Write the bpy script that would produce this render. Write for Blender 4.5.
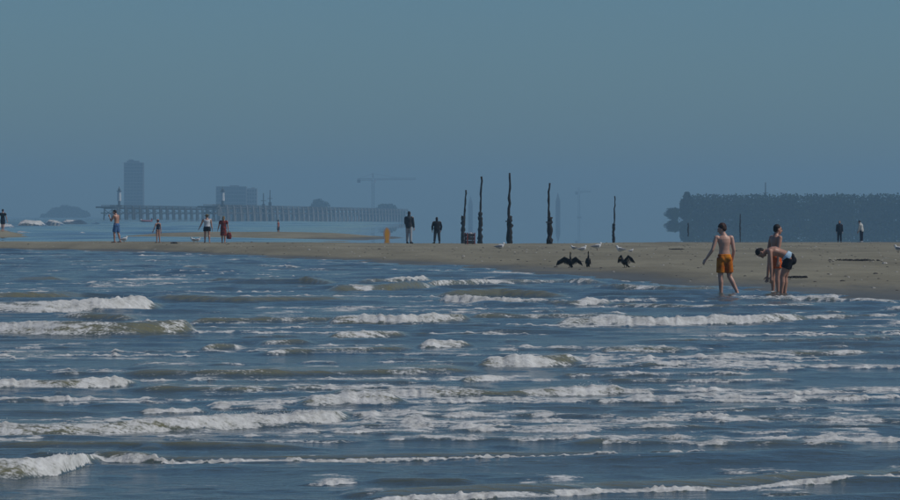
import bpy, bmesh, math, random
import numpy as np
from mathutils import Vector, Matrix

R = math.radians
scene = bpy.context.scene
for o in list(bpy.data.objects):
    bpy.data.objects.remove(o)
C = scene.collection

# ------------------------------------------------------------------ camera
CAM_H = 1.7
F = 4500.0          # focal length in pixels of the 900 px wide picture
YH = 216.0          # picture row of the horizon
cam = bpy.data.cameras.new('camera')
cam.sensor_width = 36.0
cam.lens = 36.0 * F / 900.0
cam.clip_start = 0.5
cam.clip_end = 30000
camo = bpy.data.objects.new('camera', cam)
C.objects.link(camo)
camo.location = (0, 0, CAM_H)
camo.rotation_euler = (R(90) - math.atan((250 - YH) / F), 0, 0)
scene.camera = camo

# ------------------------------------------------------------------ sky, sun, exposure
SUN_AZ, SUN_EL = 98.0, 48.0
world = bpy.data.worlds.new('World')
scene.world = world
world.use_nodes = True
wn = world.node_tree.nodes
wl = world.node_tree.links
bgn = wn['Background']
sky = wn.new('ShaderNodeTexSky')
sky.sky_type = 'NISHITA'
sky.sun_disc = False
sky.sun_elevation = R(SUN_EL)
sky.sun_rotation = R(SUN_AZ)
sky.air_density = 1.0
sky.dust_density = 0.4
sky.ozone_density = 3.0
tint = wn.new('ShaderNodeMix'); tint.data_type = 'RGBA'; tint.blend_type = 'MULTIPLY'
tint.inputs['Factor'].default_value = 1.0
wl.new(sky.outputs[0], tint.inputs['A']); tint.inputs['B'].default_value = (0.60, 0.93, 1.25, 1)
wl.new(tint.outputs['Result'], bgn.inputs['Color'])
bgn.inputs['Strength'].default_value = 0.088
sun = bpy.data.lights.new('sun', 'SUN')
sun.energy = 4.5
sun.angle = R(0.5)
sun.color = (1.0, 0.95, 0.87)
suno = bpy.data.objects.new('sun', sun)
C.objects.link(suno)
sv = Vector((math.sin(R(SUN_AZ)) * math.cos(R(SUN_EL)), math.cos(R(SUN_AZ)) * math.cos(R(SUN_EL)), math.sin(R(SUN_EL))))
suno.rotation_euler = sv.to_track_quat('Z', 'Y').to_euler()
suno.location = sv * 200
scene.view_settings.view_transform = 'Standard'
scene.view_settings.look = 'None'
scene.view_settings.gamma = 1.0
scene.view_settings.exposure = -1.0
scene.cycles.use_denoising = True
scene.cycles.volume_bounces = 0
scene.cycles.max_bounces = 6
HAZE_DENSITY = 0.00033
HAZE_COLOR = (0.46, 0.78, 1.0)


def px(x, d):
    return (x - 450.0) / F * d


def dist(y, z=0.0):
    return (CAM_H - z) * F / (y - YH)


# ------------------------------------------------------------------ numpy noise
def _hash(ix, iy, seed):
    n = (ix.astype(np.int64) * 374761393 + iy.astype(np.int64) * 668265263 + seed * 1442695041) & 0x7fffffff
    n = ((n ^ (n >> 13)) * 1274126177) & 0x7fffffff
    n = n ^ (n >> 16)
    return n


def pnoise(x, y, seed=0):
    x0 = np.floor(x); y0 = np.floor(y)
    fx = x - x0; fy = y - y0
    ux = fx * fx * fx * (fx * (fx * 6 - 15) + 10)
    uy = fy * fy * fy * (fy * (fy * 6 - 15) + 10)

    def g(dx, dy):
        a = _hash(x0 + dx, y0 + dy, seed) * (2 * math.pi / 65536.0)
        return np.cos(a) * (fx - dx) + np.sin(a) * (fy - dy)
    a = g(0, 0); b = g(1, 0); c = g(0, 1); d = g(1, 1)
    return (a + (b - a) * ux) * (1 - uy) + (c + (d - c) * ux) * uy


def fbm(x, y, octaves=4, seed=0, gain=0.5):
    t = 0; amp = 1.0
    for k in range(octaves):
        x, y = 0.8253 * x + 0.5646 * y, 0.8253 * y - 0.5646 * x
        t = t + amp * pnoise(x * 2 ** k + 17.3 * k, y * 2 ** k - 9.1 * k, seed + k)
        amp *= gain
    return t


def sstep(a, b, x):
    t = np.clip((x - a) / (b - a), 0, 1)
    return t * t * (3 - 2 * t)


# ------------------------------------------------------------------ helpers
def tag(o, label=None, cat=None, group=None, kind=None):
    if label: o['label'] = label
    if cat: o['category'] = cat
    if group: o['group'] = group
    if kind: o['kind'] = kind
    return o


def empty(name, loc, label=None, cat=None, group=None, rz=0.0):
    o = bpy.data.objects.new(name, None)
    o.empty_display_size = 0.2
    C.objects.link(o)
    o.location = loc
    o.rotation_euler = (0, 0, rz)
    return tag(o, label, cat, group)


class MB:
    """collects shapes, then builds one mesh"""
    def __init__(self):
        self.v = []; self.f = []

    def add(self, vs, fs):
        n = len(self.v)
        self.v += [tuple(p) for p in vs]
        self.f += [tuple(i + n for i in q) for q in fs]

    def box(self, c, s, rz=0.0, m=None):
        hx, hy, hz = s[0] / 2, s[1] / 2, s[2] / 2
        vs = [Vector((x, y, z)) for x in (-hx, hx) for y in (-hy, hy) for z in (-hz, hz)]
        if m is None:
            m = Matrix.Rotation(rz, 3, 'Z')
        vs = [m @ p + Vector(c) for p in vs]
        self.add(vs, [(0, 1, 3, 2), (4, 6, 7, 5), (0, 4, 5, 1), (2, 3, 7, 6), (0, 2, 6, 4), (1, 5, 7, 3)])

    def beam(self, a, b, w, h=None):
        a = Vector(a); b = Vector(b); d = b - a
        m = d.to_track_quat('Z', 'Y').to_matrix()
        self.box((a + b) / 2, (w, h or w, d.length), m=m)

    def tube(self, pts, rad, side=None, n=12, round_=True):
        """loft of elliptical rings. rad: list of (half width, half depth) or floats"""
        pts = [Vector(p) for p in pts]
        rad = [(r, r) if not isinstance(r, (tuple, list)) else r for r in rad]
        P, RR = list(pts), list(rad)
        if round_:
            d0 = (pts[0] - pts[1]).normalized(); d1 = (pts[-1] - pts[-2]).normalized()
            m0 = min(rad[0]); m1 = min(rad[-1])
            pre = [(pts[0] + d0 * m0 * 0.86, (rad[0][0] * .5, rad[0][1] * .5)), (pts[0] + d0 * m0 * .5, (rad[0][0] * .866, rad[0][1] * .866))]
            post = [(pts[-1] + d1 * m1 * .5, (rad[-1][0] * .866, rad[-1][1] * .866)), (pts[-1] + d1 * m1 * .86, (rad[-1][0] * .5, rad[-1][1] * .5))]
            P = [p for p, r in pre] + P + [p for p, r in post]
            RR = [r for p, r in pre] + RR + [r for p, r in post]
        vs = []; fs = []
        k = len(P)
        for i in range(k):
            t = (P[min(i + 1, k - 1)] - P[max(i - 1, 0)]).normalized()
            if side is not None:
                w = Vector(side)
            else:
                w = Vector((1, 0, 0)) if abs(t.x) < 0.8 else Vector((0, 1, 0))
            w = (w - t * w.dot(t)).normalized()
            u = t.cross(w)
            for j in range(n):
                a = 2 * math.pi * j / n
                vs.append(P[i] + w * (RR[i][0] * math.cos(a)) + u * (RR[i][1] * math.sin(a)))
        for i in range(k - 1):
            for j in range(n):
                fs.append((i * n + j, i * n + (j + 1) % n, (i + 1) * n + (j + 1) % n, (i + 1) * n + j))
        fs.append(tuple(range(n - 1, -1, -1)))
        fs.append(tuple((k - 1) * n + j for j in range(n)))
        self.add(vs, fs)

    def ell(self, c, r, m=None, n=12, k=8):
        c = Vector(c); m = m or Matrix.Identity(3)
        vs = []; fs = []
        for i in range(1, k):
            ph = math.pi * i / k
            for j in range(n):
                a = 2 * math.pi * j / n
                vs.append(c + m @ Vector((r[0] * math.sin(ph) * math.cos(a), r[1] * math.sin(ph) * math.sin(a), r[2] * math.cos(ph))))
        top = len(vs); vs.append(c + m @ Vector((0, 0, r[2])))
        bot = len(vs); vs.append(c + m @ Vector((0, 0, -r[2])))
        for i in range(k - 2):
            for j in range(n):
                fs.append((i * n + j, (i + 1) * n + j, (i + 1) * n + (j + 1) % n, i * n + (j + 1) % n))
        for j in range(n):
            fs.append((top, j, (j + 1) % n))
            fs.append((bot, (k - 2) * n + (j + 1) % n, (k - 2) * n + j))
        self.add(vs, fs)

    def mesh(self, name):
        me = bpy.data.meshes.new(name)
        me.from_pydata(self.v, [], self.f)
        me.update()
        return me

    def build(self, name, mat, parent=None, smooth=False, remesh=None, decimate=None, loc=(0, 0, 0), displace=None):
        me = self.mesh(name)
        o = bpy.data.objects.new(name, me)
        C.objects.link(o)
        if remesh:
            m = o.modifiers.new('r', 'REMESH'); m.mode = 'VOXEL'; m.voxel_size = remesh; m.use_smooth_shade = True
            s = o.modifiers.new('s', 'SMOOTH'); s.factor = 0.5; s.iterations = 2
            if decimate:
                dm = o.modifiers.new('d', 'DECIMATE'); dm.ratio = decimate
            dg = bpy.context.evaluated_depsgraph_get()
            me2 = bpy.data.meshes.new_from_object(o.evaluated_get(dg))
            o.modifiers.clear()
            o.data = me2
            bpy.data.meshes.remove(me)
            me = me2; me.name = name
            smooth = True
        me.materials.clear()
        me.materials.append(mat)
        if smooth:
            me.shade_smooth()
        o.location = loc
        if parent:
            o.parent = parent
        return o


def copy_tree(o, parent=None):
    c = o.copy()
    C.objects.link(c)
    c.parent = parent
    for ch in [k for k in bpy.data.objects if k.parent == o]:
        copy_tree(ch, c)
    return c


def grid_mesh(name, X, Y, Z, attrs=None):
    nr, nc = X.shape
    co = np.stack([X, Y, Z], -1).reshape(-1, 3).astype(np.float32)
    idx = np.arange(nr * nc).reshape(nr, nc)
    q = np.stack([idx[:-1, :-1], idx[:-1, 1:], idx[1:, 1:], idx[1:, :-1]], -1).reshape(-1, 4).astype(np.int32)
    me = bpy.data.meshes.new(name)
    me.vertices.add(len(co)); me.vertices.foreach_set('co', co.ravel())
    me.loops.add(q.size); me.loops.foreach_set('vertex_index', q.ravel())
    me.polygons.add(len(q))
    me.polygons.foreach_set('loop_start', np.arange(0, q.size, 4, dtype=np.int32))
    me.polygons.foreach_set('loop_total', np.full(len(q), 4, dtype=np.int32))
    me.update(calc_edges=True)
    me.shade_smooth()
    for k, v in (attrs or {}).items():
        a = me.attributes.new(k, 'FLOAT', 'POINT')
        a.data.foreach_set('value', v.reshape(-1).astype(np.float32))
    return me


# ------------------------------------------------------------------ materials
def new_mat(name):
    m = bpy.data.materials.new(name); m.use_nodes = True
    nt = m.node_tree
    return m, nt, nt.nodes['Principled BSDF']


def noise_node(nt, scale, detail=4, rough=0.55, vec=None, mapping=None):
    n = nt.nodes.new('ShaderNodeTexNoise')
    n.inputs['Scale'].default_value = scale
    n.inputs['Detail'].default_value = detail
    n.inputs['Roughness'].default_value = rough
    if mapping:
        mp = nt.nodes.new('ShaderNodeMapping'); mp.inputs['Scale'].default_value = mapping
        nt.links.new(vec, mp.inputs['Vector']); vec = mp.outputs[0]
    if vec is not None:
        nt.links.new(vec, n.inputs['Vector'])
    return n


def simple(name, col, rough=0.6, var=0.25, scale=8.0, spec=0.4, bump=0.0, col2=None, metallic=0.0):
    m, nt, b = new_mat(name)
    tc = nt.nodes.new('ShaderNodeTexCoord')
    n = noise_node(nt, scale, 5, 0.6, tc.outputs['Object'])
    r = nt.nodes.new('ShaderNodeValToRGB')
    c2 = col2 or tuple(min(1, c * (1 + var)) for c in col)
    c1 = col if col2 else tuple(c * (1 - var) for c in col)
    r.color_ramp.elements[0].position = 0.3; r.color_ramp.elements[0].color = (*c1, 1)
    r.color_ramp.elements[1].position = 0.7; r.color_ramp.elements[1].color = (*c2, 1)
    nt.links.new(n.outputs['Fac'], r.inputs[0])
    nt.links.new(r.outputs[0], b.inputs['Base Color'])
    b.inputs['Roughness'].default_value = rough
    b.inputs['Specular IOR Level'].default_value = spec
    b.inputs['Metallic'].default_value = metallic
    if bump:
        bp = nt.nodes.new('ShaderNodeBump'); bp.inputs['Strength'].default_value = bump; bp.inputs['Distance'].default_value = 0.02
        nt.links.new(n.outputs['Fac'], bp.inputs['Height']); nt.links.new(bp.outputs[0], b.inputs['Normal'])
    return m


def math_node(nt, op, a, b=None, c=None, clamp=False):
    n = nt.nodes.new('ShaderNodeMath'); n.operation = op; n.use_clamp = clamp
    for i, v in enumerate((a, b, c)):
        if v is None: continue
        if isinstance(v, (int, float)): n.inputs[i].default_value = v
        else: nt.links.new(v, n.inputs[i])
    return n.outputs[0]


def sea_material(far=False):
    m, nt, b = new_mat('far_water' if far else 'sea_water')
    out = nt.nodes['Material Output']
    tc = nt.nodes.new('ShaderNodeTexCoord')
    obj = tc.outputs['Object']
    # water body: murky olive seen where the surface turns to the viewer, sky mirrored elsewhere
    n0 = noise_node(nt, 0.35, 3, 0.5, obj)
    rp = nt.nodes.new('ShaderNodeValToRGB')
    rp.color_ramp.elements[0].position = 0.3; rp.color_ramp.elements[0].color = (0.060, 0.086, 0.086, 1)
    rp.color_ramp.elements[1].position = 0.7; rp.color_ramp.elements[1].color = (0.092, 0.106, 0.080, 1)
    nt.links.new(n0.outputs['Fac'], rp.inputs[0])
    # sand stirred up in the breakers makes their water olive; between them it stays blue-green
    sa = nt.nodes.new('ShaderNodeAttribute'); sa.attribute_name = 'silt'
    mxs = nt.nodes.new('ShaderNodeMix'); mxs.data_type = 'RGBA'
    mxs.inputs['B'].default_value = (0.170, 0.162, 0.082, 1)
    nt.links.new(sa.outputs['Fac'], mxs.inputs['Factor']); nt.links.new(rp.outputs[0], mxs.inputs['A'])
    nt.links.new(mxs.outputs['Result'], b.inputs['Base Color'])
    b.inputs['IOR'].default_value = 1.333
    b.inputs['Roughness'].default_value = 0.10
    if far:
        # wind-ruffled water to the west, mirror-smooth water to the east imitates the mirage
        sx = nt.nodes.new('ShaderNodeSeparateXYZ'); nt.links.new(obj, sx.inputs[0])
        t = math_node(nt, 'MULTIPLY_ADD', sx.outputs['Y'], 0.040, sx.outputs['X'])
        mr = nt.nodes.new('ShaderNodeMapRange')
        mr.inputs['From Min'].default_value = -60.0; mr.inputs['From Max'].default_value = 25.0
        mr.inputs['To Min'].default_value = 1.0; mr.inputs['To Max'].default_value = 0.0
        nt.links.new(t, mr.inputs['Value'])
        nt.links.new(math_node(nt, 'MULTIPLY', math_node(nt, 'POWER', mr.outputs[0], 2.6), 0.16), b.inputs['Roughness'])
    else:
        n1 = noise_node(nt, 5.0, 5, 0.6, obj, (0.6, 1.0, 1.0))
        bp = nt.nodes.new('ShaderNodeBump'); bp.inputs['Strength'].default_value = 0.5; bp.inputs['Distance'].default_value = 0.08
        nt.links.new(n1.outputs['Fac'], bp.inputs['Height'])
        nt.links.new(bp.outputs[0], b.inputs['Normal'])
    # foam
    at = nt.nodes.new('ShaderNodeAttribute'); at.attribute_name = 'foam'
    fo = nt.nodes.new('ShaderNodeBsdfPrincipled')
    nf = noise_node(nt, 5.0 if not far else 0.8, 8, 0.68, obj, (0.7, 1.0, 1.4))
    nf2 = noise_node(nt, 26.0 if not far else 3.0, 4, 0.6, obj)
    mixn = math_node(nt, 'MULTIPLY_ADD', nf2.outputs['Fac'], 0.35, math_node(nt, 'MULTIPLY', nf.outputs['Fac'], 0.65))
    v = math_node(nt, 'ADD', at.outputs['Fac'], math_node(nt, 'MULTIPLY', math_node(nt, 'SUBTRACT', mixn, 0.5), 2.4))
    mr = nt.nodes.new('ShaderNodeMapRange'); mr.interpolation_type = 'SMOOTHSTEP'
    mr.inputs['From Min'].default_value = 0.36; mr.inputs['From Max'].default_value = 0.66
    nt.links.new(v, mr.inputs['Value'])
    fr = nt.nodes.new('ShaderNodeValToRGB')
    fr.color_ramp.elements[0].position = 0.3; fr.color_ramp.elements[0].color = (0.30, 0.30, 0.27, 1)
    fr.color_ramp.elements[1].position = 0.68; fr.color_ramp.elements[1].color = (0.80, 0.80, 0.77, 1)
    nt.links.new(mixn, fr.inputs[0])
    nt.links.new(fr.outputs[0], fo.inputs['Base Color'])
    fo.inputs['Roughness'].default_value = 0.75
    fo.inputs['Specular IOR Level'].default_value = 0.2
    bf = nt.nodes.new('ShaderNodeBump'); bf.inputs['Strength'].default_value = 0.8; bf.inputs['Distance'].default_value = 0.05
    nt.links.new(mixn, bf.inputs['Height']); nt.links.new(bf.outputs[0], fo.inputs['Normal'])
    mx = nt.nodes.new('ShaderNodeMixShader')
    gate = math_node(nt, 'MULTIPLY', mr.outputs[0], math_node(nt, 'GREATER_THAN', at.outputs['Fac'], 0.02))
    nt.links.new(gate, mx.inputs[0])
    nt.links.new(b.outputs[0], mx.inputs[1]); nt.links.new(fo.outputs[0], mx.inputs[2])
    nt.links.new(mx.outputs[0], out.inputs['Surface'])
    return m


def sand_material():
    m, nt, b = new_mat('beach_sand')
    tc = nt.nodes.new('ShaderNodeTexCoord'); obj = tc.outputs['Object']
    n1 = noise_node(nt, 0.6, 7, 0.68, obj, (0.5, 0.10, 1))
    n2 = noise_node(nt, 9.0, 6, 0.65, obj, (1, 0.4, 1))
    mixv = math_node(nt, 'MULTIPLY_ADD', n2.outputs['Fac'], 0.35, math_node(nt, 'MULTIPLY', n1.outputs['Fac'], 0.65))
    r = nt.nodes.new('ShaderNodeValToRGB')
    r.color_ramp.elements[0].position = 0.42; r.color_ramp.elements[0].color = (0.185, 0.167, 0.115, 1)
    r.color_ramp.elements[1].position = 0.60; r.color_ramp.elements[1].color = (0.275, 0.252, 0.178, 1)
    nt.links.new(mixv, r.inputs[0])
    # the strip that the waves keep wet is darker
    sx = nt.nodes.new('ShaderNodeSeparateXYZ'); nt.links.new(obj, sx.inputs[0])
    hz = math_node(nt, 'ADD', sx.outputs['Z'], math_node(nt, 'MULTIPLY', math_node(nt, 'SUBTRACT', n1.outputs['Fac'], 0.5), 0.10))
    mr = nt.nodes.new('ShaderNodeMapRange'); mr.interpolation_type = 'SMOOTHSTEP'
    mr.inputs['From Min'].default_value = 0.03; mr.inputs['From Max'].default_value = 0.13
    mr.inputs['To Min'].default_value = 0.62; mr.inputs['To Max'].default_value = 1.0
    nt.links.new(hz, mr.inputs['Value'])
    mu = nt.nodes.new('ShaderNodeVectorMath'); mu.operation = 'SCALE'
    nt.links.new(r.outputs[0], mu.inputs[0]); nt.links.new(mr.outputs[0], mu.inputs['Scale'])
    nt.links.new(mu.outputs[0], b.inputs['Base Color'])
    rr = nt.nodes.new('ShaderNodeMapRange')
    rr.inputs['From Min'].default_value = 0.62; rr.inputs['From Max'].default_value = 1.0
    rr.inputs['To Min'].default_value = 0.42; rr.inputs['To Max'].default_value = 0.9
    nt.links.new(mr.outputs[0], rr.inputs['Value']); nt.links.new(rr.outputs[0], b.inputs['Roughness'])
    b.inputs['Specular IOR Level'].default_value = 0.2
    bp = nt.nodes.new('ShaderNodeBump'); bp.inputs['Strength'].default_value = 0.6; bp.inputs['Distance'].default_value = 0.06
    nt.links.new(mixv, bp.inputs['Height']); nt.links.new(bp.outputs[0], b.inputs['Normal'])
    return m


M = {}
M['sea'] = sea_material()
M['far_sea'] = sea_material(True)
M['sand'] = sand_material()
M['timber'] = simple('tarred_timber', (0.030, 0.025, 0.022), 0.9, 0.5, 14, 0.2, 0.6)
M['grey_timber'] = simple('grey_timber', (0.10, 0.095, 0.085), 0.9, 0.35, 3, 0.2, 0.3)
M['pale_timber'] = simple('pale_timber', (0.27, 0.26, 0.24), 0.9, 0.3, 3, 0.2, 0.3)
M['leaf'] = simple('dark_foliage', (0.020, 0.034, 0.014), 1.0, 0.3, 0.05, 0.0)
M['bark'] = simple('bark', (0.05, 0.04, 0.03), 0.9, 0.3, 4, 0.1)
M['concrete'] = simple('concrete', (0.085, 0.09, 0.10), 0.8, 0.12, 0.3, 0.3)
M['pale_concrete'] = simple('pale_concrete', (0.30, 0.29, 0.27), 0.8, 0.12, 0.3, 0.3)
M['glass_dark'] = simple('window_glass', (0.03, 0.035, 0.045), 0.15, 0.1, 0.3, 0.5)
M['white'] = simple('white_paint', (0.70, 0.70, 0.68), 0.6, 0.08, 2, 0.4)
M['steel'] = simple('dark_steel', (0.06, 0.06, 0.065), 0.6, 0.2, 2, 0.5)
M['cormorant'] = simple('black_plumage', (0.012, 0.011, 0.012), 0.65, 0.5, 30, 0.25, 0.4)
M['gull_white'] = simple('white_plumage', (0.72, 0.72, 0.70), 0.8, 0.06, 30, 0.2, 0.2)
M['gull_grey'] = simple('grey_plumage', (0.26, 0.265, 0.28), 0.8, 0.2, 30, 0.2, 0.2)
M['bill'] = simple('horn_bill', (0.32, 0.22, 0.06), 0.5, 0.2, 40)
M['leg_pink'] = simple('bird_leg', (0.35, 0.2, 0.14), 0.6, 0.2, 40)
M['skin'] = simple('tanned_skin', (0.46, 0.245, 0.17), 0.4, 0.14, 7, 0.35)
M['skin_fair'] = simple('fair_skin', (0.56, 0.32, 0.235), 0.4, 0.14, 7, 0.35)
M['hair_dark'] = simple('dark_hair', (0.014, 0.010, 0.009), 0.6, 0.4, 60, 0.3, 0.6)
M['hair_brown'] = simple('auburn_hair', (0.050, 0.020, 0.012), 0.6, 0.4, 60, 0.3, 0.6)
M['hair_blond'] = simple('sandy_hair', (0.22, 0.15, 0.07), 0.7, 0.3, 60, 0.3, 0.6)
M['eye'] = simple('eye', (0.03, 0.02, 0.015), 0.2, 0.1, 60)
M['lip'] = simple('lips', (0.25, 0.09, 0.07), 0.5, 0.1, 40)


def cloth(name, col, var=0.2, scale=20, col2=None):
    return simple(name, col, 0.85, var, scale, 0.15, 0.3, col2)


# ------------------------------------------------------------------ sea
rng = np.random.RandomState(7)


class Breaker:
    def __init__(s, pts, H, foam=1.0, back=None, front=None, trail=1.0, fade=25, seed=0, lift=0.0, wob=1.0, cont=0.45, toe=False):
        w = []
        for (a, b) in pts:
            d = dist(b, lift)
            w.append((px(a, d), d))
        w.sort()
        s.x = np.array([p[0] for p in w]); s.y = np.array([p[1] for p in w])
        H = H * (1.4 if s.y.mean() < 60 else 1.5)
        s.H, s.foam, s.trail, s.seed, s.wob = H, foam, trail, seed, wob
        s.cont = cont; s.toe = toe
        s.fade = fade / F * s.y.mean()
        s.L = back or 5.0 * H + 0.25
        s.wf = front or 1.25 * H + 0.03

    def eval(s, X, Y):
        yt = np.interp(X, s.x, s.y)
        sc = max(0.25, s.H * 4)
        yt = yt + s.wob * (s.H * 0.9 * pnoise(X / (sc * 1.6), X * .31 / sc + s.seed * 3.7, s.seed) + s.H * 0.45 * pnoise(X / (sc * .52), X * .93 / sc + s.seed * 1.3, s.seed + 5))
        e = sstep(s.x[0] - s.fade, s.x[0] + s.fade, X) * (1 - sstep(s.x[-1] - s.fade, s.x[-1] + s.fade, X))
        e = np.clip(e * (0.86 + s.cont * (0.7 * pnoise(X / (sc * 1.2), X * .42 / sc + 7.7, s.seed + 11) + 0.30 * pnoise(X / (sc * .47), X * 1.13 / sc + 2.1, s.seed + 12))), 0, 1.15)
        sd = Y - yt - s.wf           # 0 at the crest, -wf at the toe
        fr = np.clip(1 + sd / s.wf, 0, 1)
        prof = np.where(sd < 0, fr ** 1.15 * (1.6 - 0.6 * fr), np.exp(-(np.maximum(sd, 0) / s.L) ** 1.25))
        h = s.H * e * prof
        eF = np.clip(e * 1.2 - 0.10, 0, 1)
        fm = sstep(-1.12, -0.95, sd / s.wf) * np.where(sd < 0.35 * s.L, 1.0, np.exp(-(sd - 0.35 * s.L) / (s.L * 0.9 * s.trail + 1e-3)))
        if s.toe:
            fm = sstep(-1.15, -1.0, sd / s.wf) * (1 - sstep(-0.78, -0.5, sd / s.wf)) + 0.35 * fm * sstep(-.1, .1, sd / s.wf)
        pat = 0.84 + 0.85 * fbm(X / (sc * 1.1), Y / (sc * 2.2), 3, s.seed + 21)
        return h, s.foam * eF * fm * pat


BR = []


def B(*a, **k):
    k.setdefault('seed', len(BR) * 7 + 3)
    if a[1] < 0.08 and len(a[0]) > 2: k.setdefault('cont', 0.3)
    BR.append(Breaker(*a, **k))


# rows of surf, nearest first (picture points of the toe of each breaker)
B([(370, 501), (480, 496), (600, 491), (750, 486), (830, 481), (905, 474)], 0.10, 1.3, back=0.6, trail=0.15, front=0.42, toe=True, cont=.15)
B([(-40, 478), (20, 476), (60, 472), (90, 462)], 0.19, 1.0, back=0.9, trail=0.9)
B([(88, 459), (180, 461), (330, 460), (470, 460), (560, 459), (620, 458)], 0.085, 1.45, back=0.5, trail=0.12, fade=10, front=0.26, toe=True, cont=.15)
B([(95, 459), (160, 461)], 0.10, 0.75, back=0.5, trail=0.5, fade=20)
B([(648, 456), (700, 455), (776, 452)], 0.075, 1.45, back=0.5, trail=0.15, fade=6, front=0.22, toe=True, cont=.15)
B([(-40, 446), (40, 446), (120, 446), (300, 448)], 0.085, 0.0, back=0.7, fade=60)
B([(-40, 435), (60, 436), (150, 433), (250, 427), (345, 420)], 0.17, 1.0, back=1.4, trail=0.7, fade=16)
B([(120, 432), (200, 431)], 0.10, 0.6, back=1.0, fade=25)
B([(570, 443), (620, 441)], 0.085, 0.0, back=0.5, fade=30)
B([(640, 441), (760, 443), (880, 441)], 0.05, 0.22, back=0.8, fade=40)
B([(790, 426), (905, 428)], 0.05, 0.55, back=1.6, trail=2, fade=40)
B([(690, 412), (800, 409), (840, 408)], 0.045, 0.5, back=1.6, trail=2, fade=25)
B([(300, 406), (360, 404), (400, 404)], 0.16, 0.85, back=0.9, trail=0.8, fade=16)
B([(330, 396), (420, 397), (520, 396), (630, 393)], 0.13, 0.72, back=1.6, trail=1.2, fade=20)
B([(560, 393), (640, 393)], 0.05, 0.8, back=0.6, fade=14)
B([(690, 396), (780, 395), (905, 392)], 0.06, 0.85, back=0.6, trail=0.5, fade=14)
B([(780, 401), (840, 399), (905, 396)], 0.05, 0.75, back=0.5, trail=0.4, fade=14)
B([(-30, 389), (60, 388), (132, 385)], 0.15, 0.9, back=0.8, trail=0.5, fade=12)
B([(130, 390), (240, 391), (330, 388)], 0.09, 0.45, back=1.8, trail=1.2, fade=30)
B([(460, 383), (505, 380)], 0.12, 0.9, back=0.9, trail=0.6, fade=10)
B([(600, 381), (700, 381), (800, 380)], 0.06, 0.7, back=0.8, trail=0.4, fade=18)
B([(560, 376), (620, 374), (650, 374)], 0.07, 0.6, back=0.8, fade=14)
B([(120, 375), (240, 376), (350, 374), (470, 372)], 0.12, 0.40, back=2.2, trail=1.5, fade=30)
B([(480, 367), (530, 366), (578, 364)], 0.22, 0.95, back=1.2, trail=0.6, fade=12)
B([(575, 366), (640, 366), (700, 365), (800, 366)], 0.07, 0.72, back=1.0, trail=0.4, fade=12)
B([(700, 357), (760, 356), (880, 354)], 0.10, 0.6, back=1.4, trail=1.0, fade=20)
B([(600, 352), (650, 352), (685, 351)], 0.14, 0.8, back=1.0, trail=0.6, fade=12)
B([(260, 354), (330, 352), (410, 350)], 0.11, 0.5, back=1.6, fade=20)
B([(420, 347), (470, 346)], 0.17, 0.85, back=1.0, fade=10)
B([(330, 338), (400, 336), (405, 336)], 0.18, 0.7, back=1.4, fade=12)
B([(200, 350), (240, 348)], 0.13, 0.75, back=1.2, fade=12)
B([(260, 344), (310, 343)], 0.10, 0.6, back=1.2, fade=12)
B([(640, 341), (740, 342), (905, 338)], 0.07, 0.4, back=1.8, fade=30)
B([(-40, 334), (60, 335), (130, 335), (190, 333)], 0.33, 1.15, back=1.5, trail=0.6, fade=10)
B([(190, 323), (260, 322), (345, 321)], 0.14, 0.65, back=2.0, trail=0.8, fade=12)
B([(330, 323), (400, 323), (468, 321)], 0.20, 0.92, back=1.6, trail=0.6, fade=10)
B([(470, 318), (560, 317), (660, 318)], 0.12, 0.65, back=1.6, fade=18)
B([(560, 326), (660, 325), (760, 323), (810, 321)], 0.22, 0.95, back=2.2, trail=1.0, fade=14)
B([(800, 318), (905, 316)], 0.09, 0.7, back=1.0, fade=10)
B([(820, 327), (905, 326)], 0.06, 0.75, back=0.8, fade=10)
B([(-40, 312), (40, 312), (100, 311), (150, 309)], 0.42, 1.15, back=2.0, trail=0.7, fade=12)
B([(60, 318), (130, 320)], 0.2, 0.6, back=2.0, fade=14)
B([(440, 302), (520, 304), (570, 306), (615, 305)], 0.20, 0.95, back=2.0, trail=0.6, fade=10)
B([(600, 306), (700, 308), (820, 306)], 0.12, 0.6, back=2.0, fade=18)
B([(440, 297), (500, 296), (560, 297)], 0.26, 0.1, back=2.4, fade=20)
B([(150, 300), (250, 302), (340, 301)], 0.22, 0.12, back=3.0, fade=30)
B([(-40, 300), (30, 299), (70, 298)], 0.24, 0.10, back=3.0, fade=20)
B([(330, 292), (390, 291), (430, 289)], 0.36, 0.10, back=2.6, fade=14)
B([(425, 287), (490, 284), (560, 283), (600, 284)], 0.24, 0.72, back=2.6, fade=14)
B([(590, 288), (680, 290), (720, 290)], 0.16, 0.50, back=2.2, fade=14)
B([(740, 300), (800, 300), (905, 303)], 0.13, 0.85, back=1.6, fade=10)
B([(360, 283), (430, 281)], 0.20, 0.9, back=2.0, fade=10)
B([(250, 281), (330, 284)], 0.22, 0.15, back=3.0, fade=18)
B([(180, 268), (205, 268)], 0.20, 0.9, back=2.0, fade=5)
B([(60, 262), (130, 261), (200, 262)], 0.10, 0.55, back=2.0, fade=14)
B([(255, 266), (300, 268)], 0.12, 0.7, back=2.0, fade=10)
B([(10, 281), (60, 281)], 0.22, 0.12, back=3.0, fade=14)
B([(200, 282), (280, 283)], 0.24, 0.14, back=3.0, fade=18)

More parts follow.
